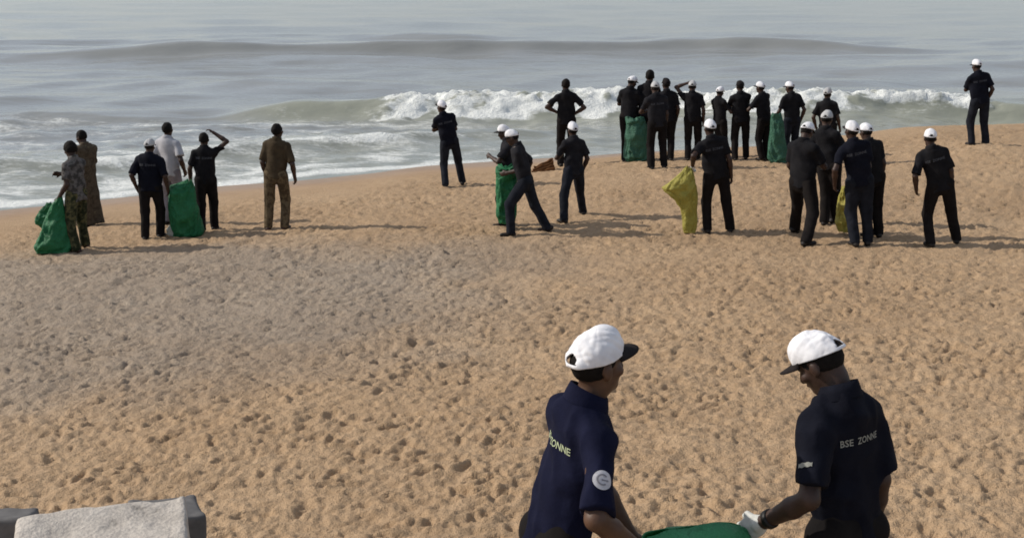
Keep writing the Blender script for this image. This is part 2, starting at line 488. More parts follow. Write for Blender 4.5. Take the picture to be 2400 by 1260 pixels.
def build_beach():
    nc, out = 540, 24
    core = np.linspace(-0.58, 0.58, nc)
    side = 0.58 + 0.03 * (1.28 ** np.arange(1, out + 1) - 1)
    t = np.concatenate([-side[::-1], core, side])
    rows = [-6.0, -3.0, -1.0, 0.5, 1.6, 2.4]
    y = 2.9
    while y < 36:
        rows.append(y); y += 0.0034 * y if y > 5.3 else 0.08
    rows += [37, 39, 43, 50, 60, 75]
    rows = np.array(rows)
    Y = np.repeat(rows[:, None], len(t), 1)
    X = np.maximum(rows, 2.0)[:, None] * t[None, :] * 1.0
    Z = base_z(X, Y) + relief(X, Y) * rough_mask(X, Y)
    d = shore(X) - Y
    wet = sstep(4.2, 0.6, d + 1.0 * (vn2(X * 0.5, Y * 0.5, 9, 2) - 0.5))
    wob = 1.6 * (vn2(X * 0.5, Y * 0.5, 70, 20) - 0.5) + 0.9 * (vn2(X * 1.7, Y * 1.7, 5, 33) - 0.5)
    grey = sstep(-2.2, 2.0, (-0.3 - X) + 1.4 * wob) * sstep(18.6, 16.2, Y + wob) * sstep(7.2, 11.0, Y + wob * 1.1 - 0.28 * (X + 6))
    me = mesh_from('sand', np.stack([X, Y, Z], -1).reshape(-1, 3), grid_faces(*X.shape))
    for nm, arr in (('wet', wet), ('grey', grey)):
        at = me.attributes.new(nm, 'FLOAT', 'POINT')
        at.data.foreach_set('value', arr.astype(np.float32).ravel())
    return link('sand_beach', me, M['sand'], kind='structure', label='trampled orange sand beach sloping down to the water')
build_beach()

# ------------------------------------------------------------------ the sea
def build_sea():
    core = np.linspace(-0.56, 0.56, 370)
    side = 0.56 + 0.04 * (1.33 ** np.arange(1, 20) - 1)
    t = np.concatenate([-side[::-1], core, side])
    rows = np.concatenate([np.arange(18, 36, 0.2), np.arange(36, 43.2, 0.055), np.arange(43.2, 62, 0.3), np.arange(62, 92, 0.22), 92 * 1.045 ** np.arange(0, 96)])
    Y = np.repeat(rows[:, None], len(t), 1)
    X = Y * t[None, :]
    fade = 1 / (1 + (Y / 300) ** 2)
    off = Y - shore(X)                                      # metres out from the waterline
    amp = sstep(0.5, 6, off) * fade
    Z = np.zeros_like(X)
    r2 = np.random.default_rng(3)
    for k in range(34):
        wl = r2.uniform(1.3, 9.0) if k < 24 else r2.uniform(9, 26); an = r2.normal(0, 0.42); ph = r2.uniform(0, 6.28)
        kx, ky = math.sin(an) * 6.283 / wl, math.cos(an) * 6.283 / wl
        Z += amp * 0.0052 * wl ** 0.75 * np.clip(1.6 - Y / (28 * wl), 0, 1) * np.sin(kx * X + ky * Y + ph + 2.2 * vn2(X * 0.11, Y * 0.11, k * 7, k * 3))
    # the unbroken swell farther out
    def swell(yc, A, front, back):
        s = Y - yc
        return A * np.where(s < 0, np.exp(-(s / front) ** 2), np.exp(-(s / back) ** 2))
    yc1 = 74 + 0.32 * np.clip(X, -30, 18) * 0.45 + 2.4 * (vn2(X * 0.09, 0 * X, 31, 4) - 0.5)
    A1 = 0.62 * (0.15 + 0.85 * sstep(-29, -17, X)) * (1 - 0.75 * sstep(13, 26, X)) * (0.72 + 0.56 * vn2(X * 0.16, 0 * X, 8, 8))
    Z += swell(yc1, A1, 1.15, 4.5)
    for yc, A in ((104, 0.34), (140, 0.42), (185, 0.4), (250, 0.5), (340, 0.5)):
        c = yc + 7 * (vn2(X * 0.03, 0 * X, yc, 2) - 0.5) * 2
        Z += swell(c, A * 0.7 * (0.05 + 1.3 * sstep(0.42, 0.85, vn2(X * 0.035, 0 * X, yc * 1.3, 50))), 2.6, 7)
    # the breaker
    yc = 40.0 - 0.03 * X + 0.9 * (vn2(X * 0.22, 0 * X, 90, 14) - 0.5)
    s = Y - yc
    A = (0.12 + 0.58 * sstep(-11, -6.0, X)) * (0.86 + 0.3 * vn2(X * 0.35, 0 * X, 5, 61)) * (1 - 0.12 * sstep(12, 17, X))
    broke = sstep(-5.2, -3.4, X + 0.5 * (vn2(X * 1.2, Y * 1.2) - 0.5)) * (1 - sstep(10.5, 12.5, X))
    lip = sstep(10.0, 11.5, X) * (1 - sstep(15.2, 16.6, X))
    frontw = 0.62 + 0.35 * broke
    Z += A * np.where(s < 0, np.exp(-(np.abs(s) / frontw) ** 2.2), np.exp(-(s / 2.6) ** 2))
    nz = vn2(X * 1.1, Y * 1.1, 12, 80); n2 = vn2(X * 2.9, Y * 2.9, 2, 18); n3 = vn2(X * 6.5, Y * 6.5, 52, 8)
    fb = broke * sstep(-1.75, -0.95, s + 0.9 * (nz - 0.5)) * sstep(1.25, 0.35, s + 0.9 * (n2 - 0.5))
    fl = lip * sstep(-0.62, -0.34, s + 0.3 * (nz - 0.5)) * sstep(0.9, 0.35, s)
    spat = sstep(-7.5, -5.0, X) * (1 - sstep(-4.5, -3.5, X)) * sstep(-0.3, 0.1, s) * sstep(1.3, 0.5, s) * 0.42
    wave_foam = np.maximum(np.maximum(fb, fl), spat)
    Z += (0.35 + 0.65 * sstep(-1.2, 0.1, s)) * np.maximum(fb, fl) * (0.20 * (nz - 0.4) + 0.24 * (n2 - 0.45) + 0.20 * (n3 - 0.5))
    # a second small bore and the spent foam between the breaker and the beach
    y3 = shore(X) + 5.2 + 1.2 * (vn2(X * 0.3, 0 * X, 66, 1) - 0.5)
    s3 = Y - y3
    left = 1 - sstep(-4.5, 3.5, X)
    Z += (0.10 + 0.12 * left) * np.where(s3 < 0, np.exp(-(s3 / 0.5) ** 2), np.exp(-(s3 / 1.8) ** 2))
    inner = sstep(0.0, 1.2, off) * sstep(0.8, -1.6, s)
    Z += inner * (0.10 * (vn2(X * 0.9, Y * 1.8, 17, 3) - 0.5) + 0.07 * (vn2(X * 2.2, Y * 3.6, 71, 23) - 0.5))
    streak = vn2(X * 0.5, Y * 1.9, 44, 21)
    foam = inner * (0.16 + 0.23 * left) * (0.45 + 1.0 * streak)
    foam = np.maximum(foam, (0.30 + 0.3 * left) * np.exp(-((s3 + 0.1) / 0.8) ** 2) * (0.5 + 0.8 * streak))
    edge = np.exp(-((off - 0.35 - 0.5 * (nz - 0.5)) / 0.55) ** 2) * (0.34 + 0.5 * left)
    edge2 = np.exp(-((off - 2.0 - 1.6 * (nz - 0.5)) / 0.8) ** 2) * (0.10 + 0.5 * left)
    foam = np.maximum(np.maximum(foam, edge), edge2)
    hole = 0.35 * sstep(0.45, 0.75, vn2(X * 1.9, Y * 2.6, 33, 71)) + 0.25 * sstep(0.5, 0.8, vn2(X * 4.6, Y * 5.5, 3, 91))
    foam = np.maximum(foam, wave_foam * (0.95 - hole))
    foam = np.where(off < -0.5, 0, foam)
    silt = np.clip(np.where(s < 0.8, np.exp(-(np.abs(s + 0.2) / 1.5) ** 2) * 0.9 * sstep(-11, -7, X), 0) + 0.75 * sstep(12, 2, off), 0, 1)
    Z += np.exp(-(off / 1.6) ** 2) * 0.11 * (0.7 * vn2(X * 0.45, Y * 0.12, 15, 55) + 0.3 * vn2(X * 1.5, Y * 0.5, 25, 5) - 0.55)
    Z += sstep(3.0, 0.0, off) * 0.02 - 0.25 * sstep(-0.6, -2.0, off)
    me = mesh_from('sea', np.stack([X, Y, Z], -1).reshape(-1, 3), grid_faces(*X.shape))
    for nm, arr in (('foam', foam), ('silt', silt)):
        a_ = me.attributes.new(nm, 'FLOAT', 'POINT')
        a_.data.foreach_set('value', arr.astype(np.float32).ravel())
    return link('sea_water', me, M['sea'], kind='structure', label='grey sea with a white breaking wave')
build_sea()

# ------------------------------------------------------------------ implicit surfaces -> one continuous mesh
class Field:
    def __init__(self, lo, hi, h):
        self.h = h
        self.o = np.array(lo, float)
        self.n = np.ceil((np.array(hi, float) - self.o) / h).astype(int) + 1
        self.F = np.full(self.n, 0.3, np.float32)
        self.ax = [(self.o[k] + np.arange(self.n[k]) * h).astype(np.float32) for k in range(3)]
    def box(self, lo, hi):
        i0 = np.clip(np.floor((np.array(lo) - self.o) / self.h).astype(int), 0, self.n)
        i1 = np.clip(np.ceil((np.array(hi) - self.o) / self.h).astype(int) + 1, 0, self.n)
        sl = tuple(slice(a, b) for a, b in zip(i0, i1))
        return sl, self.ax[0][sl[0]][:, None, None], self.ax[1][sl[1]][None, :, None], self.ax[2][sl[2]][None, None, :]
    def mix(self, sl, d, k):
        a = self.F[sl]
        if k <= 0:
            self.F[sl] = np.minimum(a, d); return
        t = np.clip(0.5 + 0.5 * (a - d) / k, 0, 1)
        self.F[sl] = a * (1 - t) + d * t - k * t * (1 - t)
    def cone(self, a, b, ra, rb, k=0.02, side=None, kd=1.0, cut=None):
        a, b = np.array(a, float), np.array(b, float)
        m = max(ra, rb) + 0.035 + k
        sl, X, Y, Z = self.box(np.minimum(a, b) - m, np.maximum(a, b) + m)
        ax = b - a; L2 = max(ax @ ax, 1e-9)
        px, py, pz = X - a[0], Y - a[1], Z - a[2]
        t = np.clip((px * ax[0] + py * ax[1] + pz * ax[2]) / L2, 0, 1)
        qx, qy, qz = px - t * ax[0], py - t * ax[1], pz - t * ax[2]
        r2 = qx * qx + qy * qy + qz * qz
        if side is not None:
            f = np.cross(ax / math.sqrt(L2), side); f /= np.linalg.norm(f) + 1e-9
            q = qx * f[0] + qy * f[1] + qz * f[2]
            r2 = r2 + (1 / kd ** 2 - 1) * q * q
        d = np.sqrt(r2) - (ra + (rb - ra) * t)
        if cut is not None:
            p, nrm = cut
            d = np.maximum(d, (X - p[0]) * nrm[0] + (Y - p[1]) * nrm[1] + (Z - p[2]) * nrm[2])
        self.mix(sl, d.astype(np.float32), k)
    def ell(self, c, r, R=np.eye(3), k=0.02, sub=False):
        c, r = np.array(c, float), np.array(r, float)
        m = max(r) + 0.03 + k
        sl, X, Y, Z = self.box(c - m, c + m)
        px, py, pz = X - c[0], Y - c[1], Z - c[2]
        q = [R[0, j] * px + R[1, j] * py + R[2, j] * pz for j in range(3)]
        k0 = np.sqrt(sum((q[j] / r[j]) ** 2 for j in range(3))) + 1e-6
        k1 = np.sqrt(sum((q[j] / r[j] ** 2) ** 2 for j in range(3))) + 1e-6
        d = (k0 * (k0 - 1) / k1).astype(np.float32)
        if sub:
            self.F[sl] = np.maximum(self.F[sl], -d)
        else:
            self.mix(sl, d, k)
    def below(self, p, n):                                  # keep only the side n points away from
        X, Y, Z = self.ax[0][:, None, None], self.ax[1][None, :, None], self.ax[2][None, None, :]
        self.F = np.maximum(self.F, ((X - p[0]) * n[0] + (Y - p[1]) * n[1] + (Z - p[2]) * n[2]).astype(np.float32))
    def folds(self, amp, sx, sz, seed, ridge=False):
        idx = np.nonzero(np.abs(self.F) < 0.03)
        x, y, z = self.ax[0][idx[0]], self.ax[1][idx[1]], self.ax[2][idx[2]]
        w = vn3(x * sx + 1.6 * z, y * sx, z * sz, seed) * 0.65 + vn3(x * sx * 2.1, y * sx * 2.1 + z * 2, z * sz * 2.3, seed + 9) * 0.35
        if ridge:                                            # sharp creases instead of soft swells
            w = np.abs(vn3(x * sx + 2.6 * z, y * sx + 1.2 * z, z * sz, seed)) * 1.6 - 0.45
        self.F[idx] += (amp * w).astype(np.float32)
    def mesh(self):
        F, h = self.F, self.h
        F[0], F[-1], F[:, 0], F[:, -1], F[:, :, 0], F[:, :, -1] = (0.3,) * 6
        I = F < 0
        c = np.zeros(np.array(F.shape) - 1, np.int8)
        for dx in (0, 1):
            for dy in (0, 1):
                for dz in (0, 1):
                    c += I[dx:I.shape[0] - 1 + dx, dy:I.shape[1] - 1 + dy, dz:I.shape[2] - 1 + dz]
        act = (c > 0) & (c < 8)
        ids = np.full(act.shape, -1, np.int32)
        ijk = np.argwhere(act)
        ids[act] = np.arange(len(ijk))
        V = np.zeros((len(ijk), 3)); C = np.zeros(len(ijk))
        crn = [np.array(q) for q in ((0,0,0),(1,0,0),(0,1,0),(1,1,0),(0,0,1),(1,0,1),(0,1,1),(1,1,1))]
        vals = [F[tuple((ijk + q).T)] for q in crn]
        for a in range(8):
            for b in range(a + 1, 8):
                if abs(crn[a] - crn[b]).sum() != 1: continue
                fa, fb = vals[a], vals[b]
                x = (fa < 0) != (fb < 0)
                t = np.where(x, fa / np.where(x, fa - fb, 1), 0)
                V += np.where(x[:, None], crn[a] + t[:, None] * (crn[b] - crn[a]), 0); C += x
        V = (ijk + V / C[:, None]) * h + self.o
        faces = []
        for ax in range(3):
            sl0 = [slice(1, -1)] * 3; sl1 = [slice(1, -1)] * 3
            sl0[ax] = slice(0, -1); sl1[ax] = slice(1, None)
            A, B = I[tuple(sl0)], I[tuple(sl1)]
            e = np.argwhere(A != B)
            if not len(e): continue
            st = A[tuple(e.T)]
            off = np.array([1, 1, 1]); off[ax] = 0
            e = e + off
            o1, o2 = [q for q in range(3) if q != ax]
            d1 = np.zeros(3, int); d1[o1] = 1
            d2 = np.zeros(3, int); d2[o2] = 1
            q = [ids[tuple((e - d1 - d2).T)], ids[tuple((e - d2).T)], ids[tuple(e.T)], ids[tuple((e - d1).T)]]
            f = np.stack(q, 1)
            flip = st if ax != 1 else ~st
            f[~flip] = f[~flip][:, ::-1]
            faces.append(f)
        f = np.concatenate(faces)
        return V, f[(f >= 0).all(1)]

def rot(ax, a):
    return np.array(Matrix.Rotation(a, 3, ax))

# ------------------------------------------------------------------ people
def unit(v):
    v = np.asarray(v, float)
    return v / (np.linalg.norm(v) + 1e-9)

def two_bone(s, t, l1, l2, pole):
    d = t - s; L = np.linalg.norm(d)
    if L > (l1 + l2) * 0.995:
        t = s + d / L * (l1 + l2) * 0.995; d = t - s; L = np.linalg.norm(d)
    u = d / L
    c = (l1 ** 2 - l2 ** 2 + L ** 2) / (2 * L)
    hgt = math.sqrt(max(l1 ** 2 - c ** 2, 0))
    p = pole - (pole @ u) * u
    return s + u * c + unit(p) * hgt, t

ARMS = {   # wrist target and elbow direction for the right arm; x is mirrored for the left
    'down': ((0.27, 0.03, 0.88), (0.5, -1, 0)),
    'close': ((0.22, 0.06, 0.86), (0.6, -1, 0)),
    'hip': ((0.165, 0.03, 1.04), (1, -0.35, 0.1)),
    'fold': ((-0.04, 0.24, 1.20), (1, -0.1, -0.5)),
    'front': ((0.07, 0.30, 1.18), (0.9, -0.2, -0.7)),
    'phone': ((0.05, 0.28, 1.42), (1, 0.1, -0.5)),
    'shade': ((0.13, 0.10, 1.70), (1, 0.15, 0.35)),
    'head': ((0.10, 0.02, 1.66), (1, 0.1, 0.0)),
    'back': ((0.23, -0.16, 0.90), (0.2, -1, 0.1)),
    'fore': ((0.23, 0.24, 0.92), (0.4, -1, 0)),
}

TEXT_CACHE = {}
def text_mesh(body, size):
    if (body, size) not in TEXT_CACHE:
        cu = bpy.data.curves.new('text', 'FONT')
        cu.body = body; cu.size = size; cu.align_x = 'CENTER'; cu.resolution_u = 2
        cu.offset = size * 0.012
        o = bpy.data.objects.new('text', cu)
        COL.objects.link(o)
        dg = bpy.context.evaluated_depsgraph_get()
        me = o.evaluated_get(dg).to_mesh()
        v = np.array([q.co[:2] for q in me.vertices]); me.calc_loop_triangles()
        f = np.array([t.vertices[:] for t in me.loop_triangles])
        o.evaluated_get(dg).to_mesh_clear()
        bpy.data.objects.remove(o); bpy.data.curves.remove(cu)
        TEXT_CACHE[(body, size)] = (v, f)
    return TEXT_CACHE[(body, size)]

def decal(name, v2, f2, org, right, up, d, bvh, mat, parent, off=0.003):
    right, up, d = unit(right), unit(up), unit(d)
    pts = []
    for x, y in v2:
        p = np.asarray(org) + right * x + up * y
        hit = bvh.ray_cast(Vector(p), Vector(d), 0.8)
        pts.append(np.array(hit[0]) - d * off if hit[0] is not None else None)
    good = [q for q in pts if q is not None]
    if not good: return None
    depth = [(q - org) @ d for q in good]
    md = float(np.median(depth))
    pts = [q if q is not None else np.asarray(org) + right * x + up * y + d * md for q, (x, y) in zip(pts, v2)]
    keep = [t for t in f2 if max(((pts[i] - org) @ d) for i in t) - min(((pts[i] - org) @ d) for i in t) < 0.08]
    if not keep: return None
    return link(name, mesh_from(name, np.array(pts), np.array(keep), False), mat, parent)

def cap_parts(head_c, HR, s, root, crown_mat, near):
    nt, npz = (132, 40) if near else (30, 8)
    rx, ry, hz = 0.0865, 0.1085, 0.096
    th = np.arange(nt) / nt * 2 * math.pi                   # 0 = front (+Y)
    ph = np.linspace(0, math.pi / 2 * 0.985, npz)
    T, Pp = np.meshgrid(th, ph)
    c = np.cos(Pp) ** (0.84 - 0.14 * np.cos(T))
    nv_ = lambda f, o: vn2(np.sin(T) * f * np.cos(Pp) + 9, np.cos(T) * f * np.cos(Pp) + Pp * f + 9, s * 91 + o, 3) - 0.5
    puff = 1 - 0.022 * np.abs(np.cos(T * 3)) ** 14 * np.cos(Pp) ** 0.5 + 0.085 * nv_(2.4, 0) + 0.055 * nv_(6, 20)
    tilt = HR @ rot('X', math.radians(4))
    x, y, z = rx * np.sin(T) * c * puff, ry * np.cos(T) * c * puff + 0.016 * np.sin(Pp) ** 2, hz * np.sin(Pp) ** 1.0 * puff
    z = z + 0.030 - 0.012 * (1 - np.cos(T)) * np.cos(Pp)    # the back sits a little lower
    V = np.stack([x, y, z], -1).reshape(-1, 3)
    Fq = grid_faces(npz, nt, True)
    # adjuster opening at the back
    tc_ = np.abs(((T.reshape(-1)[Fq].mean(1) if False else T.reshape(-1)[Fq[:, 0]]) + math.pi / nt - math.pi))
    pc = Pp.reshape(-1)[Fq].mean(1)
    hole = (tc_ / 0.36) ** 2 + ((pc - 0.13) / 0.34) ** 2 < 1
    hole &= pc > 0.10
    W = lambda P: ((tilt @ P.T).T + head_c) * s
    top = W(np.array([[0, 0.016, 0.030 + hz]]))
    Vw = np.vstack([W(V), top])
    last = (npz - 1) * nt
    capf = np.array([[last + k, last + (k + 1) % nt, len(V), len(V)] for k in range(nt)])
    me = bpy.data.meshes.new('cap')
    me.from_pydata(Vw.tolist(), [], Fq[~hole].tolist() + [list(q[:3]) for q in capf])
    me.polygons.foreach_set('use_smooth', np.ones(len(me.polygons), bool))
    cap = link('cap', me, crown_mat, root)
    so = cap.modifiers.new('thickness', 'SOLIDIFY'); so.thickness = 0.004; so.offset = -1
    # brim
    na, nv = (22, 6) if near else (14, 4)
    A, B = np.meshgrid(np.linspace(-1.05, 1.05, na), np.linspace(0, 1, nv))
    bx, by = (rx + 0.001) * np.sin(A), (ry + 0.001) * np.cos(A)
    reach = 0.072 * np.clip(1 - (np.abs(A) / 1.08) ** 2.6, 0, 1) + 0.004
    X_ = bx + B * reach * 0.16 * np.sin(A)
    Y_ = by + B * reach
    Z_ = 0.034 - 0.012 * B - 0.024 * np.sin(A) ** 2 * (0.3 + 0.7 * B)
    me = mesh_from('brim', W(np.stack([X_, Y_, Z_], -1).reshape(-1, 3)), grid_faces(nv, na))
    br = link('brim', me, M['brim'], cap)
    so = br.modifiers.new('thickness', 'SOLIDIFY'); so.thickness = 0.005
    # button
    tb = np.linspace(0, 2 * math.pi, 9)[:-1]
    ring = np.concatenate([np.stack([0.007 * np.cos(tb), 0.016 + 0.007 * np.sin(tb), 0 * tb + 0.030 + hz - 0.002], 1), np.stack([0.005 * np.cos(tb), 0.016 + 0.005 * np.sin(tb), 0 * tb + 0.030 + hz + 0.004], 1)])
    me = bpy.data.meshes.new('button')
    me.from_pydata(W(ring).tolist(), [], grid_faces(2, 8, True).tolist() + [list(range(8, 16))])
    link('button', me, crown_mat, cap)
    # strap across the opening
    a = np.linspace(math.pi - 0.42, math.pi + 0.42, 9)
    st = []
    for zz in (0.004, 0.017):
        st += [[(rx + 0.001) * math.sin(q), (ry + 0.001) * math.cos(q), zz + 0.002] for q in a]
    me = mesh_from('strap', W(np.array(st)), grid_faces(2, 9))
    o = link('strap', me, crown_mat, cap)
    so = o.modifiers.new('thickness', 'SOLIDIFY'); so.thickness = 0.003
    return cap

def person(label, feet, head, yaw, arms=('down', 'down'), cap='cap', shirt='navy_deep', legs='trouser', skin='skin_dark',
           head_yaw=0, head_pitch=0, fwd=0, twist=0, text=None, wide=1.0, vox=0.0140, near=False, glove=(False, False),
           bun=False, hair_size=1.0, dress=None, sleeve=0.62, hem=0.84, pos=None, H=None, knees=(0, 0), foot_yaw=(0.2, 0.2), long_sleeve=False,
           shoes='shoe', seed=0, side_lean=None, toes=None, group='people clearing the beach', anchor=None):
    """feet: (right, left) sight-line pixels on the sand; head: pixel of the top of the head; yaw: degrees, 0 looks out to sea, + turns left."""
    yr = math.radians(yaw)
    jr = np.random.default_rng(seed + 100)
    if not near:
        twist += jr.uniform(-9, 9); head_yaw += jr.uniform(-14, 14); head_pitch += jr.uniform(-4, 12); wide *= jr.uniform(0.93, 1.06)
        fwd += jr.uniform(0, 4)
    Rz = rot('Z', yr)
    if anchor is not None:
        pos, s, dx = np.zeros(3), 1.0, 0.0
        lf = [np.array(q, float) for q in (feet or ((0.11, 0.06, 0), (-0.11, -0.04, 0)))]
    elif pos is None:
        fr, fl = ground_at(*feet[0]), ground_at(*feet[1])
        mid = (fr + fl) / 2
        pos = np.array([mid[0], mid[1], min(fr[2], fl[2])])
        topz = at_y(head[0], head[1], pos[1])
        H = topz[2] - pos[2]
        s = H / (1.745 if cap else 1.725)
        if fwd: s *= 1 + 0.5 * (1 - math.cos(math.radians(fwd)))
        dx = (topz[0] - pos[0]) / s
        lf = [Rz.T @ (q - pos) / s for q in (fr, fl)]
    offw = Rz.T @ np.array([dx, 0, 0])                      # where the head should be, in the person's frame
    # joints
    pel = np.array([offw[0] * 0.35, offw[1] * 0.35, 0.93])
    ank = [np.array([q[0], q[1], max(q[2], 0) * 0.9 + 0.085]) for q in lf]
    for sx, a in zip((1, -1), ank):
        hx = pel + np.array([0.095 * sx, 0, -0.02])
        hd = math.hypot(a[0] - hx[0], a[1] - hx[1])
        pel[2] = min(pel[2], a[2] + math.sqrt(max(0.838 ** 2 - hd ** 2, 0.2)) + 0.02)
    drop = 0.93 - pel[2]
    lean_s = math.asin(max(-0.5, min(0.5, offw[0] * 0.65 / 0.72)))
    lean_f = math.asin(max(-0.5, min(0.5, offw[1] * 0.65 / 0.72))) + math.radians(fwd)
    UB = rot('Z', math.radians(twist)) @ rot('X', -lean_f) @ rot('Y', lean_s)
    if drop > 0.01: pass
    up = lambda x, y, z: pel + UB @ np.array([x, y, z - 0.93])
    sh = [up(0.168 * wide, -0.01, 1.378), up(-0.168 * wide, -0.01, 1.378)]
    neck0, neck1 = up(0, -0.015, 1.43), up(0, 0.005, 1.53)
    HR = rot('Z', math.radians(twist + head_yaw)) @ rot('X', -math.radians(head_pitch))
    hc = up(0, 0.0, 1.515) + HR @ np.array([0, 0.012, 0.10])
    if anchor is not None:                                  # scale and place the figure so that its cap is where the sight line says
        topl = hc + HR @ np.array([0, 0, 0.135])
        for _ in range(6):
            pos = np.asarray(anchor) - Rz @ topl * s
            pos[2] = base_z(pos[0], pos[1])
            s = (anchor[2] - pos[2]) / topl[2]
    root = empty('person', pos, yr, label=label, category='person', group=group)
    elb, wri = [], []
    for i, sx in enumerate((1, -1)):
        a = arms[i]
        if isinstance(a, str):
            t, pole = ARMS[a]
            t = np.array(t) + (jr.uniform(-0.03, 0.03, 3) if not near else 0)
            tloc, pole = np.array([t[0] * sx, t[1], t[2]]), np.array([pole[0] * sx, pole[1], pole[2]], float)
            tloc = pel + UB @ (tloc - np.array([0, 0, 0.93])) if a not in ('down', 'close', 'back', 'fore') else tloc + np.array([pel[0] + offw[0] * 0.3, pel[1] + offw[1] * 0.3, -drop])
        elif isinstance(a[0], str):
            tloc, pole = np.array([a[1][0] * sx, a[1][1], a[1][2]]), np.array(a[2], float)
        else:                                               # a world point for the wrist and an elbow direction
            tloc = Rz.T @ (np.array(a[0]) - pos) / s
            pole = np.array(a[1], float)
        e, w = two_bone(sh[i], tloc, 0.295, 0.265, pole)
        elb.append(e); wri.append(w)
    kn, hp = [], []
    for i, sx in enumerate((1, -1)):
        hx = pel + UB @ np.array([0.095 * sx * wide, 0, -0.02])
        k_, a_ = two_bone(hx, ank[i], 0.43, 0.41, np.array([0.12 * sx, 1.0, 0]))
        hp.append(hx); kn.append(k_)
    SX = UB @ np.array([1, 0, 0])
    allp = np.array(elb + wri + kn + ank + sh + [hc, pel])
    lo, hi = allp.min(0) - 0.30, allp.max(0) + 0.30
    lo[2] = -0.06
    hi[2] = max(hi[2] - 0.1, allp[:, 2].max() + 0.22)

    def hand(F, i, grow=0.0, k=0.006):
        sx = (1, -1)[i]
        d = unit(wri[i] - elb[i])
        inward = unit(UB @ np.array([-sx, 0.15, 0]))
        n = inward - (inward @ d) * d
        if np.linalg.norm(n) < 0.3:
            n = np.array([0, 0, -1.0]) - (-d[2]) * d
        n = unit(n)
        sd_ = np.cross(d, n)
        if sd_ @ (UB @ np.array([0, 1, 0])) < 0: sd_ = -sd_ # thumb edge to the front
        w = wri[i]
        F.cone(w - d * 0.02, w + d * 0.02, 0.026 + grow, 0.028 + grow, 0.01)
        F.cone(w + d * 0.03, w + d * 0.075, 0.040 + grow, 0.042 + grow, 0.012, sd_, 0.42)
        for j, (ln, cl) in enumerate(((0.075, 0.75), (0.085, 0.8), (0.08, 0.9), (0.062, 1.0))):
            o = (1.5 - j) * 0.0205
            p = w + d * 0.095 + sd_ * o
            cu = cl * (1.0 if not near else 1.15)
            d1 = unit(d * math.cos(cu * 0.6) + n * math.sin(cu * 0.6))
            d2 = unit(d * math.cos(cu * 1.6) + n * math.sin(cu * 1.6))
            m1 = p + d1 * ln * 0.52
            F.cone(p - d * 0.02, m1, 0.0098 + grow, 0.0090 + grow, k)
            F.cone(m1, m1 + d2 * ln * 0.5, 0.0088 + grow, 0.0074 + grow, k)
        p = w + d * 0.030 + sd_ * 0.030
        t1 = p + unit(d * 0.75 + sd_ * 0.55 + n * 0.35) * 0.042
        F.cone(p, t1, 0.0125 + grow, 0.0105 + grow, k)
        F.cone(t1, t1 + unit(d + n * 0.5) * 0.034, 0.0102 + grow, 0.008 + grow, k)

    # ---- body: one continuous surface
    F = Field(lo, hi, vox)
    F.cone(pel + UB @ [0, 0, -0.03], up(0, 0, 1.12), 0.142 * wide, 0.128 * wide, 0.03, SX, 0.66)
    F.cone(up(0, 0, 1.12), up(0, 0.0, 1.34), 0.128 * wide, 0.150 * wide, 0.05, SX, 0.62)
    F.cone(up(0.10 * wide, -0.01, 1.375), up(-0.10 * wide, -0.01, 1.375), 0.045, 0.045, 0.04)
    F.cone(neck0, neck1, 0.060, 0.054, 0.04)
    for i in (0, 1):
        F.cone(sh[i], elb[i], 0.045, 0.039, 0.02)
        F.cone(elb[i], elb[i] * 0.65 + wri[i] * 0.35, 0.040, 0.041, 0.015)
        F.cone(elb[i] * 0.65 + wri[i] * 0.35, wri[i], 0.041, 0.027, 0.015)
        hand(F, i)
        F.cone(hp[i], kn[i], 0.080, 0.054, 0.03)
        F.cone(kn[i], ank[i], 0.054, 0.036, 0.02)
        fy = rot('Z', foot_yaw[i] * (-1, 1)[i])
        F.cone(ank[i] - [0, 0, 0.045], ank[i] + fy @ np.array([0, 0.13, -0.058]), 0.034, 0.026, 0.02)
    H3 = lambda x, y, z: hc + HR @ np.array([x, y, z])
    F.ell(H3(0, -0.006, 0.012), (0.075, 0.092, 0.090), HR, 0.03)
    F.ell(H3(0, 0.030, -0.055), (0.058, 0.066, 0.066), HR, 0.035)
    F.ell(H3(0, 0.072, -0.098), (0.026, 0.022, 0.020), HR, 0.02)      # chin
    F.ell(H3(0, 0.078, 0.012), (0.052, 0.018, 0.014), HR, 0.015)      # brow
    F.cone(H3(0, 0.090, 0.0), H3(0, 0.108, -0.036), 0.011, 0.016, 0.012)   # nose
    for sx in (1, -1):
        F.ell(H3(0.033 * sx, 0.100, -0.008), (0.015, 0.014, 0.010), HR, 0, sub=True)
        F.ell(H3(0.050 * sx, 0.066, -0.032), (0.020, 0.020, 0.018), HR, 0.02)
        F.ell(H3(0.078 * sx, -0.002, -0.022), (0.011, 0.020, 0.033), HR, 0.006)
    F.ell(H3(0, 0.092, -0.064), (0.026, 0.014, 0.009), HR, 0.008)     # lips
    V, Q = F.mesh()
    body = link('body', mesh_from('body', V * s, Q), M[skin], root)

    # ---- clothing
    def inside(fld, seedk, nm, mat, amp=0.010, sx=9, sz=4.0):
        fld.folds(amp, sx, sz, seedk)
        V, Q = fld.mesh()
        return V, link(nm, mesh_from(nm, V * s, Q), M[mat], root), Q
    cv = vox if near else vox * 1.08
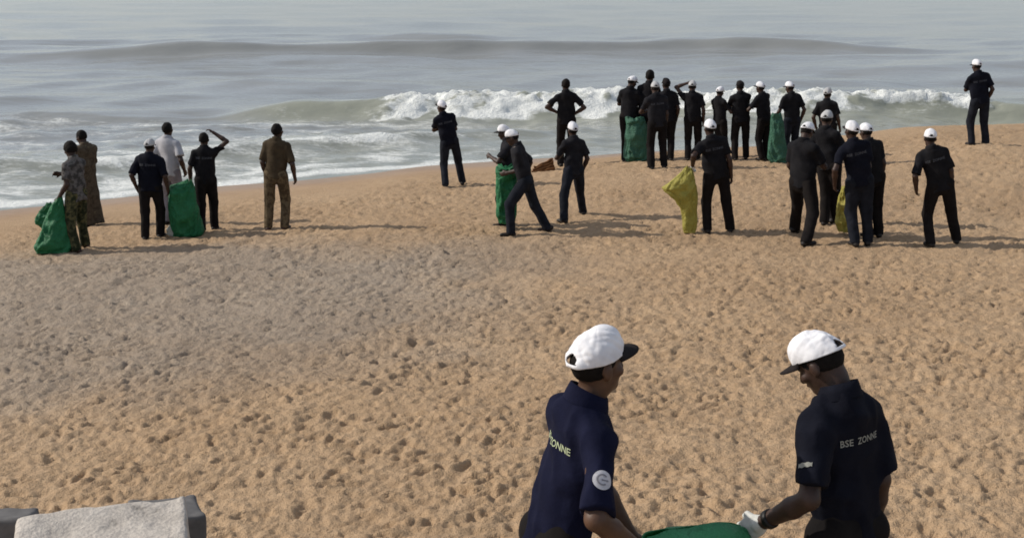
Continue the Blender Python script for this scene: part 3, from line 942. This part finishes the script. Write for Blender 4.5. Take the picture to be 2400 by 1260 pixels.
    if dress is None:
        T = Field(lo, hi, cv)
        T.cone(pel + UB @ [0, 0, -0.01], up(0, 0, 1.06), 0.166 * wide, 0.158 * wide, 0.04, SX, 0.66)
        for i in (0, 1):
            T.cone(hp[i], kn[i], 0.105, 0.080, 0.035)
            T.cone(kn[i], ank[i] + [0, 0, -0.02], 0.078, 0.072, 0.03, cut=(ank[i] + np.array([0, 0, -0.045]), np.array([0, 0, -1.0])))
        T.below(up(0, 0, 1.06), UB @ np.array([0, 0, 1.0]))
        inside(T, seed + 3, 'trousers', legs, 0.014, 8, 5)
    else:
        T = Field(lo, hi, cv)
        m_ = (ank[0] + ank[1]) / 2
        T.cone(pel + UB @ [0, 0, 0.05], pel + (m_ - pel) * 0.45, 0.165 * wide, 0.20, 0.05, SX, 0.72)
        T.cone(pel + (m_ - pel) * 0.45, m_ + [0, 0, -0.03], 0.20, 0.265, 0.05, SX, 0.72, cut=(m_ + np.array([0, 0, -0.045]), np.array([0, 0, -1.0])))
        inside(T, seed + 3, 'skirt', dress, 0.026, 10, 1.5)
    S = Field(lo, hi, cv)
    hemz = hem
    S.cone(pel + UB @ [0, 0, hemz - 0.99], up(0, 0, 1.08), 0.182 * wide, 0.170 * wide, 0.04, SX, 0.68)
    S.cone(up(0, 0.005, 1.08), up(0, -0.005, 1.33), 0.170 * wide, 0.176 * wide, 0.06, SX, 0.66)
    for sx in (1, -1):
        S.cone(up(0.02 * sx, -0.016, 1.405), sh[(1 - sx) // 2] + UB @ np.array([0, 0, -0.004]), 0.074, 0.056, 0.055)
    S.cone(up(0, -0.015, 1.41), up(0, -0.01, 1.455), 0.078, 0.066, 0.05)
    for i in (0, 1):
        if long_sleeve:
            S.cone(sh[i], elb[i], 0.066, 0.058, 0.045)
            S.cone(elb[i], wri[i], 0.058, 0.042, 0.02, cut=(wri[i] - unit(wri[i] - elb[i]) * 0.02, unit(wri[i] - elb[i])))
        else:
            u_ = unit(elb[i] - sh[i])
            e_ = sh[i] + u_ * 0.295 * (sleeve + 0.12)
            S.cone(sh[i], e_, 0.060, 0.068, 0.04, cut=(sh[i] + u_ * 0.295 * (sleeve + 0.12), u_))
    nk = unit(neck1 - neck0)
    S.below(up(0, -0.01, 1.478), UB @ np.array([0, 0.35, 1.0]) / 1.06)
    S.below(pel + UB @ np.array([0, 0, hemz - 0.93]), UB @ np.array([0, 0, -1.0]))
    if near:
        S.folds(0.020, 6.5, 5.5, seed + 40, True)
        S.folds(0.010, 15, 9, seed + 44, True)
    if not near:
        S.folds(0.014, 7, 6, seed + 40, True)
    Vs, so_, Qs = inside(S, seed, 'shirt', shirt, 0.016, 7, 5)
    # collar band round the neck
    nseg = 24
    a = np.linspace(0, 2 * math.pi, nseg, endpoint=False)
    prof = [(0.088, 1.448), (0.082, 1.478), (0.073, 1.510), (0.066, 1.508), (0.064, 1.450)]
    cv_ = np.array([[up(r_ * math.sin(q), -0.012 + r_ * 1.02 * math.cos(q), z_ - 0.018 * math.cos(q)) for q in a] for r_, z_ in prof])
    link('collar', mesh_from('collar', cv_.reshape(-1, 3) * s, grid_faces(len(prof), nseg, True)), M[shirt], so_)
    # shoes
    for i in (0, 1):
        fy = rot('Z', foot_yaw[i] * (-1, 1)[i])
        c0 = ank[i]
        if toes is not None and toes[i]:
            fy = fy @ rot('X', -toes[i])
        K = Field(c0 - 0.25, c0 + 0.25, vox)
        K.cone(c0 + fy @ np.array([0, -0.045, -0.055]), c0 + fy @ np.array([0, 0.14, -0.062]), 0.042, 0.036, 0.02, np.array([1, 0, 0]), 0.85)
        K.cone(c0 + fy @ np.array([0, -0.02, -0.03]), c0 + np.array([0, -0.005, 0.05 if shoes == 'boot' else 0.0]), 0.046, 0.046, 0.02)
        K.below(c0 + fy @ np.array([0, 0, -0.09]), fy @ np.array([0, 0, -1.0]))
        V, Q = K.mesh()
        link('shoe', mesh_from('shoe', V * s, Q), M[shoes], root)
    for i in (0, 1):
        if glove[i]:
            K = Field(wri[i] - 0.24, wri[i] + 0.24, vox * 0.8)
            hand(K, i, 0.0035)
            K.below(wri[i] - unit(wri[i] - elb[i]) * 0.012, -unit(wri[i] - elb[i]))
            V, Q = K.mesh()
            link('glove', mesh_from('glove', V * s, Q), M['glove'], root)
    # hair and cap
    K = Field(hc - 0.24, hc + 0.24, vox * 0.8 if not near else vox)
    if cap:
        K.ell(H3(0, -0.009, 0.006), (0.0780, 0.0925, 0.088), HR, 0)
    else:
        K.ell(H3(0, -0.016, 0.014), (0.084 * hair_size, 0.101 * hair_size, 0.102 * hair_size), HR, 0)
    K.below(H3(0, 0.052, 0.0), HR @ unit([0, 1.0, -0.55]))
    K.below(H3(0, -0.05, -0.055), HR @ unit([0, 0.25, -1.0]))
    if bun:
        K.ell(H3(0, -0.105, 0.01), (0.045, 0.042, 0.045), HR, 0.02)
    K.folds(0.004 if cap else 0.008, 26, 26, seed)
    V, Q = K.mesh()
    link('hair', mesh_from('hair', V * s, Q), M['hair'], root)
    if cap:
        cap_parts(hc + HR @ np.array([0, -0.004, 0.0]), HR, s, root, M[cap], near)
    info = dict(root=root, s=s, Rz=Rz, pos=pos, wri=wri, elb=elb, sh=sh, UB=UB, up=up, pel=pel, hc=hc, HR=HR, shirt=so_)
    if text or near:
        info['bvh'] = BVHTree.FromPolygons((Vs * s).tolist(), Qs.tolist())
    if text:
        size, mat = (0.050, 'lettering_dim') if not near else (0.037, text[1])
        ws = [text_mesh(q, size * s) for q in text[0].split()]
        wd = [np.ptp(q[0][:, 0]) for q in ws]
        gap = size * s * 0.55
        x0 = -(sum(wd) + gap * (len(wd) - 1)) / 2
        org = up(0, -0.5, 1.285) * s
        for (v2, f2), w_ in zip(ws, wd):                    # one mark per word
            v2 = v2 + np.array([x0 - v2[:, 0].min(), 0])
            x0 += w_ + gap
            decal('lettering', v2, f2, org, UB @ np.array([1, 0, 0]), UB @ np.array([0, 0, 1]), UB @ np.array([0, 1, 0]), info['bvh'], M[mat], so_)
    return info

def world_pt(info, loc):
    return info['pos'] + info['Rz'] @ (np.asarray(loc) * info['s'])

WORDS = 'BSE  ZONNE'
def report(n, i):
    print('PERSON', n, 'H=%.2f' % (i['s'] * 1.72), 'pos', np.round(i['pos'], 2))

PEOPLE = {}
def add(key, *a, **k):
    PEOPLE[key] = person(*a, seed=len(PEOPLE) * 5 + 1, **k)
    report(key, PEOPLE[key])

# the two in the foreground, about four metres from the lens
handL = at_depth(1496, 1286, 4.15)
handR = at_depth(1786, 1224, 4.4)
add('near_left', 'man in navy polo shirt and white cap in the foreground, round badge on his sleeve', None, None, -70,
    arms=((handL, (0.9, -1.0, -0.2)), (handL + np.array([0.08, 0.30, -0.25]), (-1, -0.3, -0.5))), shirt='navy', skin='skin', head_yaw=12, head_pitch=0, fwd=14, wide=0.87,
    text=(WORDS, 'lettering_lime'), vox=0.0084, near=True, anchor=at_depth(1398, 763, 4.2), sleeve=0.80, glove=(False, False), group='pair holding a sack in the foreground')
add('near_right', 'man in black shirt with his back turned and white cap in the foreground, black wristband', None, None, 35,
    arms=(('far', (0.205, 0.04, 0.83), (0.0, -1, 0)), (handR, (-0.5, -1.0, -0.5))), shirt='navy_deep', skin='skin_dark', head_yaw=16, head_pitch=38, fwd=10, wide=0.88,
    text=(WORDS, 'lettering'), vox=0.0084, near=True, anchor=at_depth(1880, 774, 4.45), sleeve=0.72, glove=(True, True), group='pair holding a sack in the foreground')

def ground_pt(u, v): return ground_at(u, v)
def hand_px(u, v, foot):                                    # a hand at a pixel, in the plane of the person's feet
    return at_y(u, v, ground_at(*foot)[1])

# left cluster by the water
add('woman', 'woman with black hair in grey patterned top and olive patterned trousers, dragging a green sack', ((201, 580), (180, 592)), (170, 333), 70,
    arms=('front', (hand_px(143, 462, (188, 588)) + np.array([0, -0.1, 0]), (0, -1, 0.2))), cap=None, shirt='grey_blouse', legs='print', bun=True, hair_size=1.16, wide=0.95, shoes='boot', head_pitch=10, hem=0.80, group='people at the water on the left')
add('robed', 'bareheaded person in long brown printed robe behind the woman dragging a sack', ((216, 526), (208, 531)), (196, 305), 62,
    arms=('front', 'front'), cap=None, shirt='robe', dress='robe', long_sleeve=True, hem=0.80, head_pitch=8, group='people at the water on the left')
add('cap_left', 'stocky man in dark shirt and greyish cap, back turned, left of the upright green sack', ((377, 556), (341, 562)), (347, 325), -4, arms=('down', 'down'), cap='cap_grey', shirt='navy_deep', text=(WORDS,), wide=1.12, sleeve=0.85, group='people at the water on the left')
add('white_shirt', 'tall bareheaded man in white shirt and grey trousers facing the sea', ((418, 524), (392, 524)), (391, 287), -12, arms=('down', 'close'), cap=None, shirt='white_shirt', legs='grey_trouser', group='people at the water on the left')
add('shading', 'man in dark shirt shading his eyes with a raised arm, bareheaded', ((503, 538), (474, 546)), (477, 311), 4,
    arms=('shade', (hand_px(447, 425, (490, 540)), (-0.6, -1, 0))), cap=None, shirt='black', legs='trouser', text=(WORDS,), group='people at the water on the left')
add('khaki', 'bareheaded man in brown khaki uniform standing apart, looking out to sea', ((668, 538), (629, 540)), (648, 290), -6, arms=('down', 'close'), cap=None, shirt='khaki', legs='khaki_trouser', shoes='boot', text=None, hem=0.86, sleeve=0.8, wide=1.03, head_yaw=6, group='people at the water on the left')
# the middle
add('folded', 'man with folded arms standing alone at the water edge, left of the brown driftwood', ((1084, 432), (1044, 439)), (1033, 231), 8, arms=('fold', 'fold'), shirt='navy_deep', legs='trouser_blue', head_yaw=20, text=(WORDS,))
add('behind_walker', 'white capped helper half hidden behind the striding man', ((1192, 528), (1178, 531)), (1193, 291), 84, arms=('down', 'front'), head_pitch=10, shirt='charcoal')
add('walker', 'striding man in dark shirt and white cap pushing a green sack before him', ((1282, 543), (1197, 553)), (1214, 289), 84,
    arms=('down', (hand_px(1190, 405, (1230, 548)), (0, -1, -0.3))), shirt='charcoal', legs='trouser_blue', head_pitch=14, fwd=4, toes=(0.7, 0), sleeve=0.8)
add('capped_mid', 'man in dark shirt and white cap standing right of the striding man', ((1366, 503), (1322, 522)), (1344, 277), 28, arms=('close', 'front'), shirt='charcoal', legs='trouser_blue', head_yaw=14)
add('akimbo', 'bareheaded man with hands on hips, black against the breaking wave', ((1341, 388), (1314, 390)), (1326, 185), 0, arms=('hip', 'hip'), cap=None, shirt='black')
# the far group
add('far1', 'capped helper stooping over a green sack at the left end of the far group', ((1478, 377), (1464, 380)), (1477, 176), -25, arms=('front', 'front'), shirt='black', head_yaw=-20, head_pitch=14, group='far group at the water line')
add('far2', 'bareheaded tall man leaning right at the back of the far group', ((1518, 376), (1500, 376)), (1524, 164), -10, arms=('close', 'close'), cap=None, shirt='black', group='far group at the water line')
add('far3', 'dark clad helper standing in front of the far group, feet apart', ((1556, 394), (1526, 397)), (1537, 190), 6, arms=('close', 'front'), cap='cap_grey', shirt='charcoal', text=(WORDS,), group='far group at the water line')
add('far4', 'dark clad man in black cap, right shoulder of the front helper of the far group', ((1572, 377), (1554, 377)), (1563, 183), 4, arms=('close', 'down'), cap='brim', shirt='black', group='far group at the water line')
add('far5', 'helper holding a hand up to the head, centre of the far group', ((1634, 374), (1612, 376)), (1622, 188), -14, arms=('close', 'head'), cap='cap_grey', shirt='black', group='far group at the water line')
add('far6', 'capped helper turned sideways, partly hidden by the man with the yellow sack', ((1694, 374), (1680, 375)), (1683, 202), -60, arms=('front', 'front'), shirt='black', head_pitch=12, group='far group at the water line')
add('far7', 'man with arms folded and elbows out, black clad, right part of the far group', ((1748, 373), (1722, 376)), (1735, 188), 0, arms=('fold', 'fold'), cap='brim', shirt='black', group='far group at the water line')
add('far8', 'slim helper with white cap turned left, second from the right of the far group', ((1798, 374), (1786, 376)), (1785, 190), 32, arms=('front', 'front'), shirt='black', group='far group at the water line')
add('far9', 'helper in white cap beside a green sack at the right end of the far group', ((1862, 378), (1846, 381)), (1856, 190), 10, arms=('down', 'fore'), shirt='black', legs='trouser_blue', head_yaw=26, group='far group at the water line')
add('far10', 'helper with an arm held out to the right, seen above the two walking men', ((1947, 392), (1930, 394)), (1938, 205), -30, arms=((hand_px(1968, 300, (1940, 393)), (0.5, -1, -0.3)), 'close'), cap='cap_grey', shirt='black', group='far group at the water line')
# the right
add('yellow_bag', 'man in black shirt and white cap holding out a yellow sack', ((1711, 543), (1657, 546)), (1663, 278), 2,
    arms=('down', (hand_px(1622, 388, (1680, 545)) + np.array([0, -0.05, 0]), (-0.6, -1, -0.3))), shirt='black', text=(WORDS,), glove=(False, True), head_yaw=0)
add('right_back', 'capped man half hidden behind the walking man, left of the shoulder to shoulder pair', ((1953, 522), (1932, 527)), (1934, 257), -40, arms=('fore', 'close'), cap='cap_grey', shirt='black', head_yaw=20)
add('right_walk', 'walking man in dark clothes and white cap facing right, nearest of the right-hand people', ((1889, 575), (1862, 545)), (1886, 265), -50, arms=('front', 'fore'), shirt='black', head_pitch=16, legs='trouser', toes=(0, 0.4))
add('right_pair_a', 'left of two capped men standing shoulder to shoulder, pale print across his back', ((2032, 574), (2003, 577)), (1996, 281), 0, arms=('close', 'close'), shirt='navy_deep', text=(WORDS,), legs='trouser_blue', head_yaw=12)
add('right_pair_b', 'right of two capped men standing shoulder to shoulder', ((2058, 555), (2036, 557)), (2032, 285), 14, arms=('close', 'close'), shirt='black', head_yaw=10)
add('legs_apart', 'man in black shirt and white cap standing alone with legs apart, far right', ((2240, 570), (2180, 578)), (2178, 291), -2, arms=('down', 'close'), shirt='black', text=(WORDS,), sleeve=0.8)
add('top_right', 'man in white cap alone on the sand crest against the water, upper right', ((2309, 339), (2277, 341)), (2293, 138), 10, arms=('down', 'fold'), shirt='navy_deep', legs='trouser_blue', head_yaw=20, text=(WORDS,))

# marks on the two foreground shirts
iL, iR = PEOPLE['near_left'], PEOPLE['near_right']
def sleeve_frame(i, arm, frac):
    u_ = unit(i['elb'][arm] - i['sh'][arm])
    c = (i['sh'][arm] + u_ * 0.295 * frac)
    camdir = unit(i['Rz'].T @ (CAMP - (i['pos'] + i['Rz'] @ (c * i['s']))))
    return u_, c, camdir
u_, c, cd = sleeve_frame(iL, 0, 0.60)
out = unit(0.62 * (iL['UB'] @ np.array([1, 0, 0])) + 0.5 * cd)
out = unit(out - (out @ u_) * u_)
rt = np.cross(-u_, out)
ang = np.linspace(0, 2 * math.pi, 40, endpoint=False)
disc = np.array([[0, 0]] + [[r_ * math.cos(q), r_ * math.sin(q)] for r_ in (0.012, 0.024, 0.035) for q in ang])
def disc_faces(n, rings):
    f = [[0, 1 + k, 1 + (k + 1) % n] for k in range(n)]
    for r_ in range(rings - 1):
        for k in range(n):
            a, b = 1 + r_ * n + k, 1 + r_ * n + (k + 1) % n
            f += [[a, a + n, b + n], [a, b + n, b]]
    return f
sL = iL['s']
decal('badge', disc * sL, disc_faces(40, 3), (c + out * 0.25) * sL, rt, -u_, -out, iL['bvh'], M['badge'], iL['shirt'])
arc = [[0.021 * math.cos(q), 0.021 * math.sin(q)] for q in np.linspace(0.7, 5.4, 24)] + [[0.015 * math.cos(q), 0.015 * math.sin(q)] for q in np.linspace(0.7, 5.4, 24)]
arcf = [t for k in range(23) for t in ([k, k + 1, 25 + k], [k, 25 + k, 24 + k])]
bar = [[-0.004, -0.004], [0.022, -0.004], [0.022, 0.002], [-0.004, 0.002]]
decal('badge_emblem', np.array(arc + bar) * sL, arcf + [[48, 49, 50], [48, 50, 51]], (c + out * 0.25) * sL, rt, -u_, -out, iL['bvh'], M['badge_dark'], iL['shirt'], 0.005)
u_, c, cd = sleeve_frame(iR, 1, 0.62)
out = unit(0.6 * (iR['UB'] @ np.array([-1, 0, 0])) + 0.7 * cd)
out = unit(out - (out @ u_) * u_)
rt = np.cross(-u_, out)
gx_, gz_ = np.meshgrid(np.linspace(-0.026, 0.026, 12), np.linspace(-0.008, 0.008, 4))
gz_ = gz_ * (0.7 + 0.5 * np.abs(np.sin(gx_ * 150))) + 0.12 * gx_
v2 = np.stack([gx_.ravel(), gz_.ravel()], 1)
f2 = [t for q in grid_faces(4, 12).tolist() for t in (q[:3], [q[0], q[2], q[3]])]
decal('sleeve_mark', v2, f2, (c + out * 0.25) * iR['s'], rt, -u_, -out, iR['bvh'], M['lettering'], iR['shirt'])
# black wristband on the right-hand man's left wrist
d = unit(iR['wri'][1] - iR['elb'][1])
p0 = iR['wri'][1] - d * 0.045
sx_ = unit(np.cross(d, [0, 0, 1])); sy_ = np.cross(d, sx_)
ring = []
for rr2, tt in ((0.033, -0.013), (0.0385, -0.011), (0.0385, 0.011), (0.033, 0.013)):
    ring.append([p0 + d * tt + (sx_ * math.cos(q) + sy_ * math.sin(q)) * rr2 for q in np.linspace(0, 2 * math.pi, 20, endpoint=False)])
link('wristband', mesh_from('wristband', np.array(ring).reshape(-1, 3) * iR['s'], grid_faces(4, 20, True)), M['band'], iR['root'])

# ------------------------------------------------------------------ sacks
def sack(label, rows, y, mat, depth=0.34, seed=0, drop=None, group='rubbish sacks'):
    """rows: (left, right, pixel row) outline from top to bottom of a sack standing at distance y; rounded and creased all round."""
    pts = []
    for l, r, v in rows:
        a, b = at_y(l, v, y), at_y(r, v, y)
        pts.append(((a[0] + b[0]) / 2, max((b[0] - a[0]) / 2, 0.012), a[2]))
    pts = np.array(pts)
    n, m = 40, 56
    t = np.linspace(0, len(pts) - 1, n)
    ii = np.arange(len(pts))
    cx, hw, zz = (np.interp(t, ii, pts[:, k]) for k in range(3))
    org = np.array([cx[-1], y, zz[-1]])
    a = np.linspace(0, 2 * math.pi, m, endpoint=False)
    A, Tn = np.meshgrid(a, np.arange(n))
    sq = 0.85
    ca = np.sign(np.cos(A)) * np.abs(np.cos(A)) ** sq
    sa = np.sign(np.sin(A)) * np.abs(np.sin(A)) ** sq
    HWm = hw[:, None]
    dd = np.clip(HWm * depth * 2.0, 0.015, 0.17)
    ring_ = lambda f, o: np.stack([np.cos(A) * f + 9 + o, np.sin(A) * f + 9])
    r1, r2_ = ring_(1.6, seed * 13), ring_(3.4, seed * 7)
    n1_ = vn2(r1[0] + 0.15 * Tn, r1[1], 0, Tn[:, :1] * 0.10) - 0.5
    n2_ = 0.5 - np.abs(vn2(r2_[0] + 0.10 * Tn, r2_[1], 0, Tn[:, :1] * 0.22) - 0.5) * 2
    crease = 1 + 0.30 * n1_ + 0.30 * n2_
    X = cx[:, None] + HWm * ca * (1 + (crease - 1) * 0.35) - org[0]
    Yv = dd * sa * crease * (1 + 0.5 * (crease - 1)) + 0.05 * (vn2(Tn * 0.25, A * 0, seed, 8) - 0.5)
    Zv = zz[:, None] + 0 * A + 0.02 * (vn2(A * 2, Tn * 0.5, seed * 3, 3) - 0.5) - org[2]
    Zv = Zv + np.exp(-Tn / 3.0) * 0.09 * (vn2(r2_[0] * 1.3, r2_[1] * 1.3, 4, seed) - 0.45)
    V = np.stack([X, Yv, Zv], -1).reshape(-1, 3)
    Fq = grid_faces(n, m, True).tolist()
    me = bpy.data.meshes.new('sack')
    V = np.vstack([V, [[cx[0] - org[0], 0, zz[0] - org[2] - 0.03], [0, 0, -0.01]]])
    Fq += [[k, len(V) - 2, (k + 1) % m] for k in range(m)] + [[(n - 1) * m + k, (n - 1) * m + (k + 1) % m, len(V) - 1] for k in range(m)]
    me.from_pydata(V.tolist(), [], Fq)
    me.polygons.foreach_set('use_smooth', np.ones(len(me.polygons), bool))
    me.update()
    o = link('sack', me, M[mat])
    o.location = org
    o['label'], o['category'], o['group'] = label, 'sack', group
    return o

def gy(u, v): return ground_at(u, v)[1]
sack('bright green sack dragged by the woman, flared at the base', [(138, 146, 460), (122, 150, 478), (112, 154, 500), (104, 158, 525), (94, 166, 550), (82, 172, 575), (86, 170, 590)], gy(125, 592), 'sack_green', 0.36, 1)
sack('loose green flap of sack hanging left of the woman', [(110, 128, 478), (92, 122, 495), (82, 118, 512), (84, 112, 526), (96, 108, 534)], gy(125, 592) + 0.22, 'sack_green', 0.2, 2)
sack('upright green sack held open beside the white-shirted man', [(440, 450, 425), (400, 452, 434), (396, 458, 450), (397, 464, 480), (399, 470, 510), (402, 476, 540), (408, 472, 552)], gy(435, 553), 'sack_green', 0.33, 3)
sack('narrow green sack in front of the striding man', [(1164, 1206, 392), (1162, 1212, 402), (1163, 1212, 430), (1163, 1211, 470), (1164, 1209, 505), (1170, 1205, 522)], gy(1188, 540), 'sack_green', 0.4, 4)
sack('pale green sack held at the left end of the far group', [(1466, 1508, 276), (1468, 1514, 290), (1466, 1518, 315), (1464, 1520, 345), (1462, 1522, 368), (1468, 1518, 377)], gy(1490, 379), 'sack_dull', 0.3, 5)
sack('pale green sack at the right end of the far group', [(1808, 1830, 268), (1806, 1836, 285), (1803, 1840, 320), (1800, 1844, 350), (1800, 1846, 372), (1806, 1840, 381)], gy(1822, 383), 'sack_dull', 0.35, 6)
sack('yellow sack swinging from an outstretched gloved hand', [(1608, 1620, 394), (1594, 1626, 406), (1572, 1629, 424), (1551, 1632, 440), (1562, 1633, 452), (1582, 1634, 468), (1594, 1634, 487), (1599, 1634, 512), (1600, 1633, 534), (1603, 1629, 545)], gy(1615, 547), 'sack_yellow', 0.22, 7)
sack('olive yellow sack hanging beside the shoulder to shoulder pair', [(1972, 1990, 440), (1966, 1994, 462), (1962, 1998, 490), (1958, 2000, 520), (1964, 1996, 541)], gy(1980, 548), 'sack_yellow', 0.4, 8)
wo = sack('crumpled white plastic bag on the sand by the upright green sack', [(396, 416, 536), (392, 422, 545), (394, 420, 553)], gy(406, 556), 'sack_white', 0.5, 9, group=None) if False else None

def crumple(label, u, v, wpx, hpx, mat, cat, seed, name):
    p = ground_at(u, v)
    sc = at_y(u + wpx / 2, v, p[1])[0] - p[0]
    hz = at_y(u, v - hpx, p[1])[2] - p[2]
    K = Field((-0.35, -0.35, -0.1), (0.35, 0.35, 0.35), 0.012)
    K.ell((0, 0, hz * 0.4), (sc, sc * 0.8, hz * 0.55), k=0)
    K.ell((sc * 0.4, 0.02, hz * 0.6), (sc * 0.5, sc * 0.4, hz * 0.4), k=0.02)
    K.folds(0.05, 16, 16, seed)
    V, Q = K.mesh()
    o = link(name, mesh_from(name, V, Q), M[mat])
    o.location = p
    o['label'], o['category'] = label, cat
crumple('crumpled white plastic bag on the sand by the upright green sack', 404, 553, 26, 24, 'sack_white', 'bag', 4, 'plastic_bag')

# driftwood: a broken wedge of boat planking on the wet sand
def driftwood():
    p = ground_at(1272, 402)
    w = at_y(1302, 402, p[1])[0] - p[0]
    root = empty('driftwood', p, math.radians(8), label='broken wedge of brown wood lying on the wet sand', category='driftwood')
    rs = np.random.default_rng(12)
    top = at_y(1272, 372, p[1])[2] - p[2]
    for k in range(4):
        x0, x1 = -w * (1.0 - 0.12 * k), w * (0.92 - 0.03 * k)
        z0, z1 = 0.0 + 0.25 * top * k * 0.5, top * (0.30 + 0.235 * k)
        n = 8
        V = []
        for q in np.linspace(0, 1, n):
            x = x0 + (x1 - x0) * q
            zc = z0 + (z1 - z0) * q ** 1.3 - 0.03
            hh = top * 0.16 * (0.5 + 0.6 * q); th_ = 0.030 + 0.01 * rs.random()
            yy = 0.05 * (k - 1.5) + 0.02 * rs.random()
            j = 0.012 * rs.normal()
            V += [[x, yy - th_, zc - hh + j], [x, yy + th_, zc - hh + j], [x, yy + th_, zc + hh + j], [x, yy - th_, zc + hh + j]]
        me = bpy.data.meshes.new('plank')
        f = grid_faces(n, 4, True).tolist() + [[0, 1, 2, 3], [4 * n - 1, 4 * n - 2, 4 * n - 3, 4 * n - 4]]
        me.from_pydata(V, [], f)
        link('plank', me, M['wood'], root)
driftwood()

# the foreground sack, mouth held open between the two men
def open_sack():
    a = at_depth(1512, 1258, 4.22)
    b = world_pt(iR, iR['wri'][1] + unit(iR['wri'][1] - iR['elb'][1]) * 0.09)
    c = (a + b) / 2
    g = base_z(c[0], c[1])
    ex = b - a; Lh = np.linalg.norm(ex) / 2; ex = ex / (2 * Lh)
    ey = unit(np.cross([0, 0, 1], ex))
    org = np.array([c[0], c[1], g])
    n, m = 34, 64
    V = []
    for i in range(n):
        t = i / (n - 1)
        hw = Lh * (1.04 - 0.18 * math.sin(t * math.pi)) if t < 0.5 else Lh * (0.86 + 0.10 * (t - 0.5) * 2)
        hd = 0.03 + 0.22 * (1 - math.exp(-t / 0.11))
        for q in np.linspace(0, 2 * math.pi, m, endpoint=False):
            z_top = c[2] + (b - a)[2] / 2 * math.cos(q)
            z_top += (0.02 * abs(math.sin(q)) ** 1.2 if math.sin(q) > 0 else 0.045 * abs(math.sin(q)) ** 1.3) * (1 + 0.6 * math.cos(q))   # both lips billow up between the hands
            z_top += 0.035 * (float(vn2(q * 2.2, 3.0, 5, 5)) - 0.5)
            z = z_top + (g + 0.02 - z_top) * t
            cr = 1 + 0.5 * (float(vn2(q * 3.0 + t * 4, t * 9, 3, 40)) - 0.5) + 0.25 * (float(vn2(q * 9, t * 26, 13, 4)) - 0.5)
            p = c + ex * hw * math.cos(q) + ey * hd * math.sin(q) * cr
            V.append([p[0] - org[0], p[1] - org[1], z - org[2]])
    f = grid_faces(n, m, True).tolist() + [[(n - 1) * m + k for k in range(m)]]
    me = bpy.data.meshes.new('sack')
    me.from_pydata(V, [], f)
    me.polygons.foreach_set('use_smooth', np.ones(len(me.polygons), bool))
    o = link('sack', me, M['sack_bright'])
    o.location = org
    so = o.modifiers.new('thickness', 'SOLIDIFY'); so.thickness = 0.004
    o['label'], o['category'], o['group'] = 'bright green sack held open between the two foreground men', 'sack', 'rubbish sacks'
open_sack()

# ------------------------------------------------------------------ granite blocks at the bottom left
def rock(label, c, half, yaw, tilt, seed, amp=0.016, dark=False):
    half = np.array(half)
    R_ = 0.018
    K = Field(-half - 0.12, half + 0.12, 0.0125)
    X, Y, Z = K.ax[0][:, None, None], K.ax[1][None, :, None], K.ax[2][None, None, :]
    W = vn3(X * 5 + 0 * Y + 0 * Z, Y * 5 + 0 * X + 0 * Z, Z * 5 + 0 * X + 0 * Y, seed) * amp + vn3(X * 17 + 0 * Y + 0 * Z, Y * 17 + 0 * X + 0 * Z, Z * 17 + 0 * X + 0 * Y, seed + 4) * amp * 0.35
    q = [np.maximum(np.abs(A) - (h - R_), 0) for A, h in zip((X, Y, Z), half)]
    K.F = (np.sqrt(q[0] ** 2 + q[1] ** 2 + q[2] ** 2) - R_ + W + np.minimum(np.maximum(np.maximum(np.abs(X) - half[0] + R_, np.abs(Y) - half[1] + R_), np.abs(Z) - half[2] + R_), 0)).astype(np.float32)
    rr3 = np.random.default_rng(seed)
    for _ in range(3):                                      # knock off a few corners
        nrm = unit(rr3.normal(size=3) * [1, 1, 0.7])
        K.below(nrm * (np.abs(nrm) @ half) * rr3.uniform(0.95, 0.99), nrm)
    V, Q = K.mesh()
    o = link('boulder', mesh_from('boulder', V, Q), M['rock'])
    o.location = c
    o.rotation_euler = (tilt[0], tilt[1], yaw)
    o['label'], o['category'], o['group'] = label, 'boulder', 'granite blocks by the seawall'
    if dark: o.data.materials.clear(); o.data.materials.append(M['rock_shade'])
e = at_depth(285, 1215, 4.75)
rock('pale squared granite block with bright top in the bottom left corner', (e[0] - 0.01, e[1] - 0.16, e[2] - 0.405), (0.325, 0.30, 0.40), math.radians(16), (math.radians(4), math.radians(-3)), 5)
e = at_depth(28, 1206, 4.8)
rock('granite block at the left edge beside the pale one, shade painted into its colour', (e[0] - 0.10, e[1] + 0.02, e[2] - 0.44), (0.150, 0.085, 0.42), math.radians(8), (math.radians(-6), math.radians(2)), 8, dark=True)  # its shaded front is painted: the whole block takes the darker colour
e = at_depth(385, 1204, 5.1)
rock('low dark stone standing in for shade behind the pale granite block', (e[0] - 0.03, e[1] + 0.05, e[2] - 0.29), (0.15, 0.13, 0.30), math.radians(24), (0, math.radians(5)), 11, dark=True)  # dark colour stands in for the shade behind the pale block
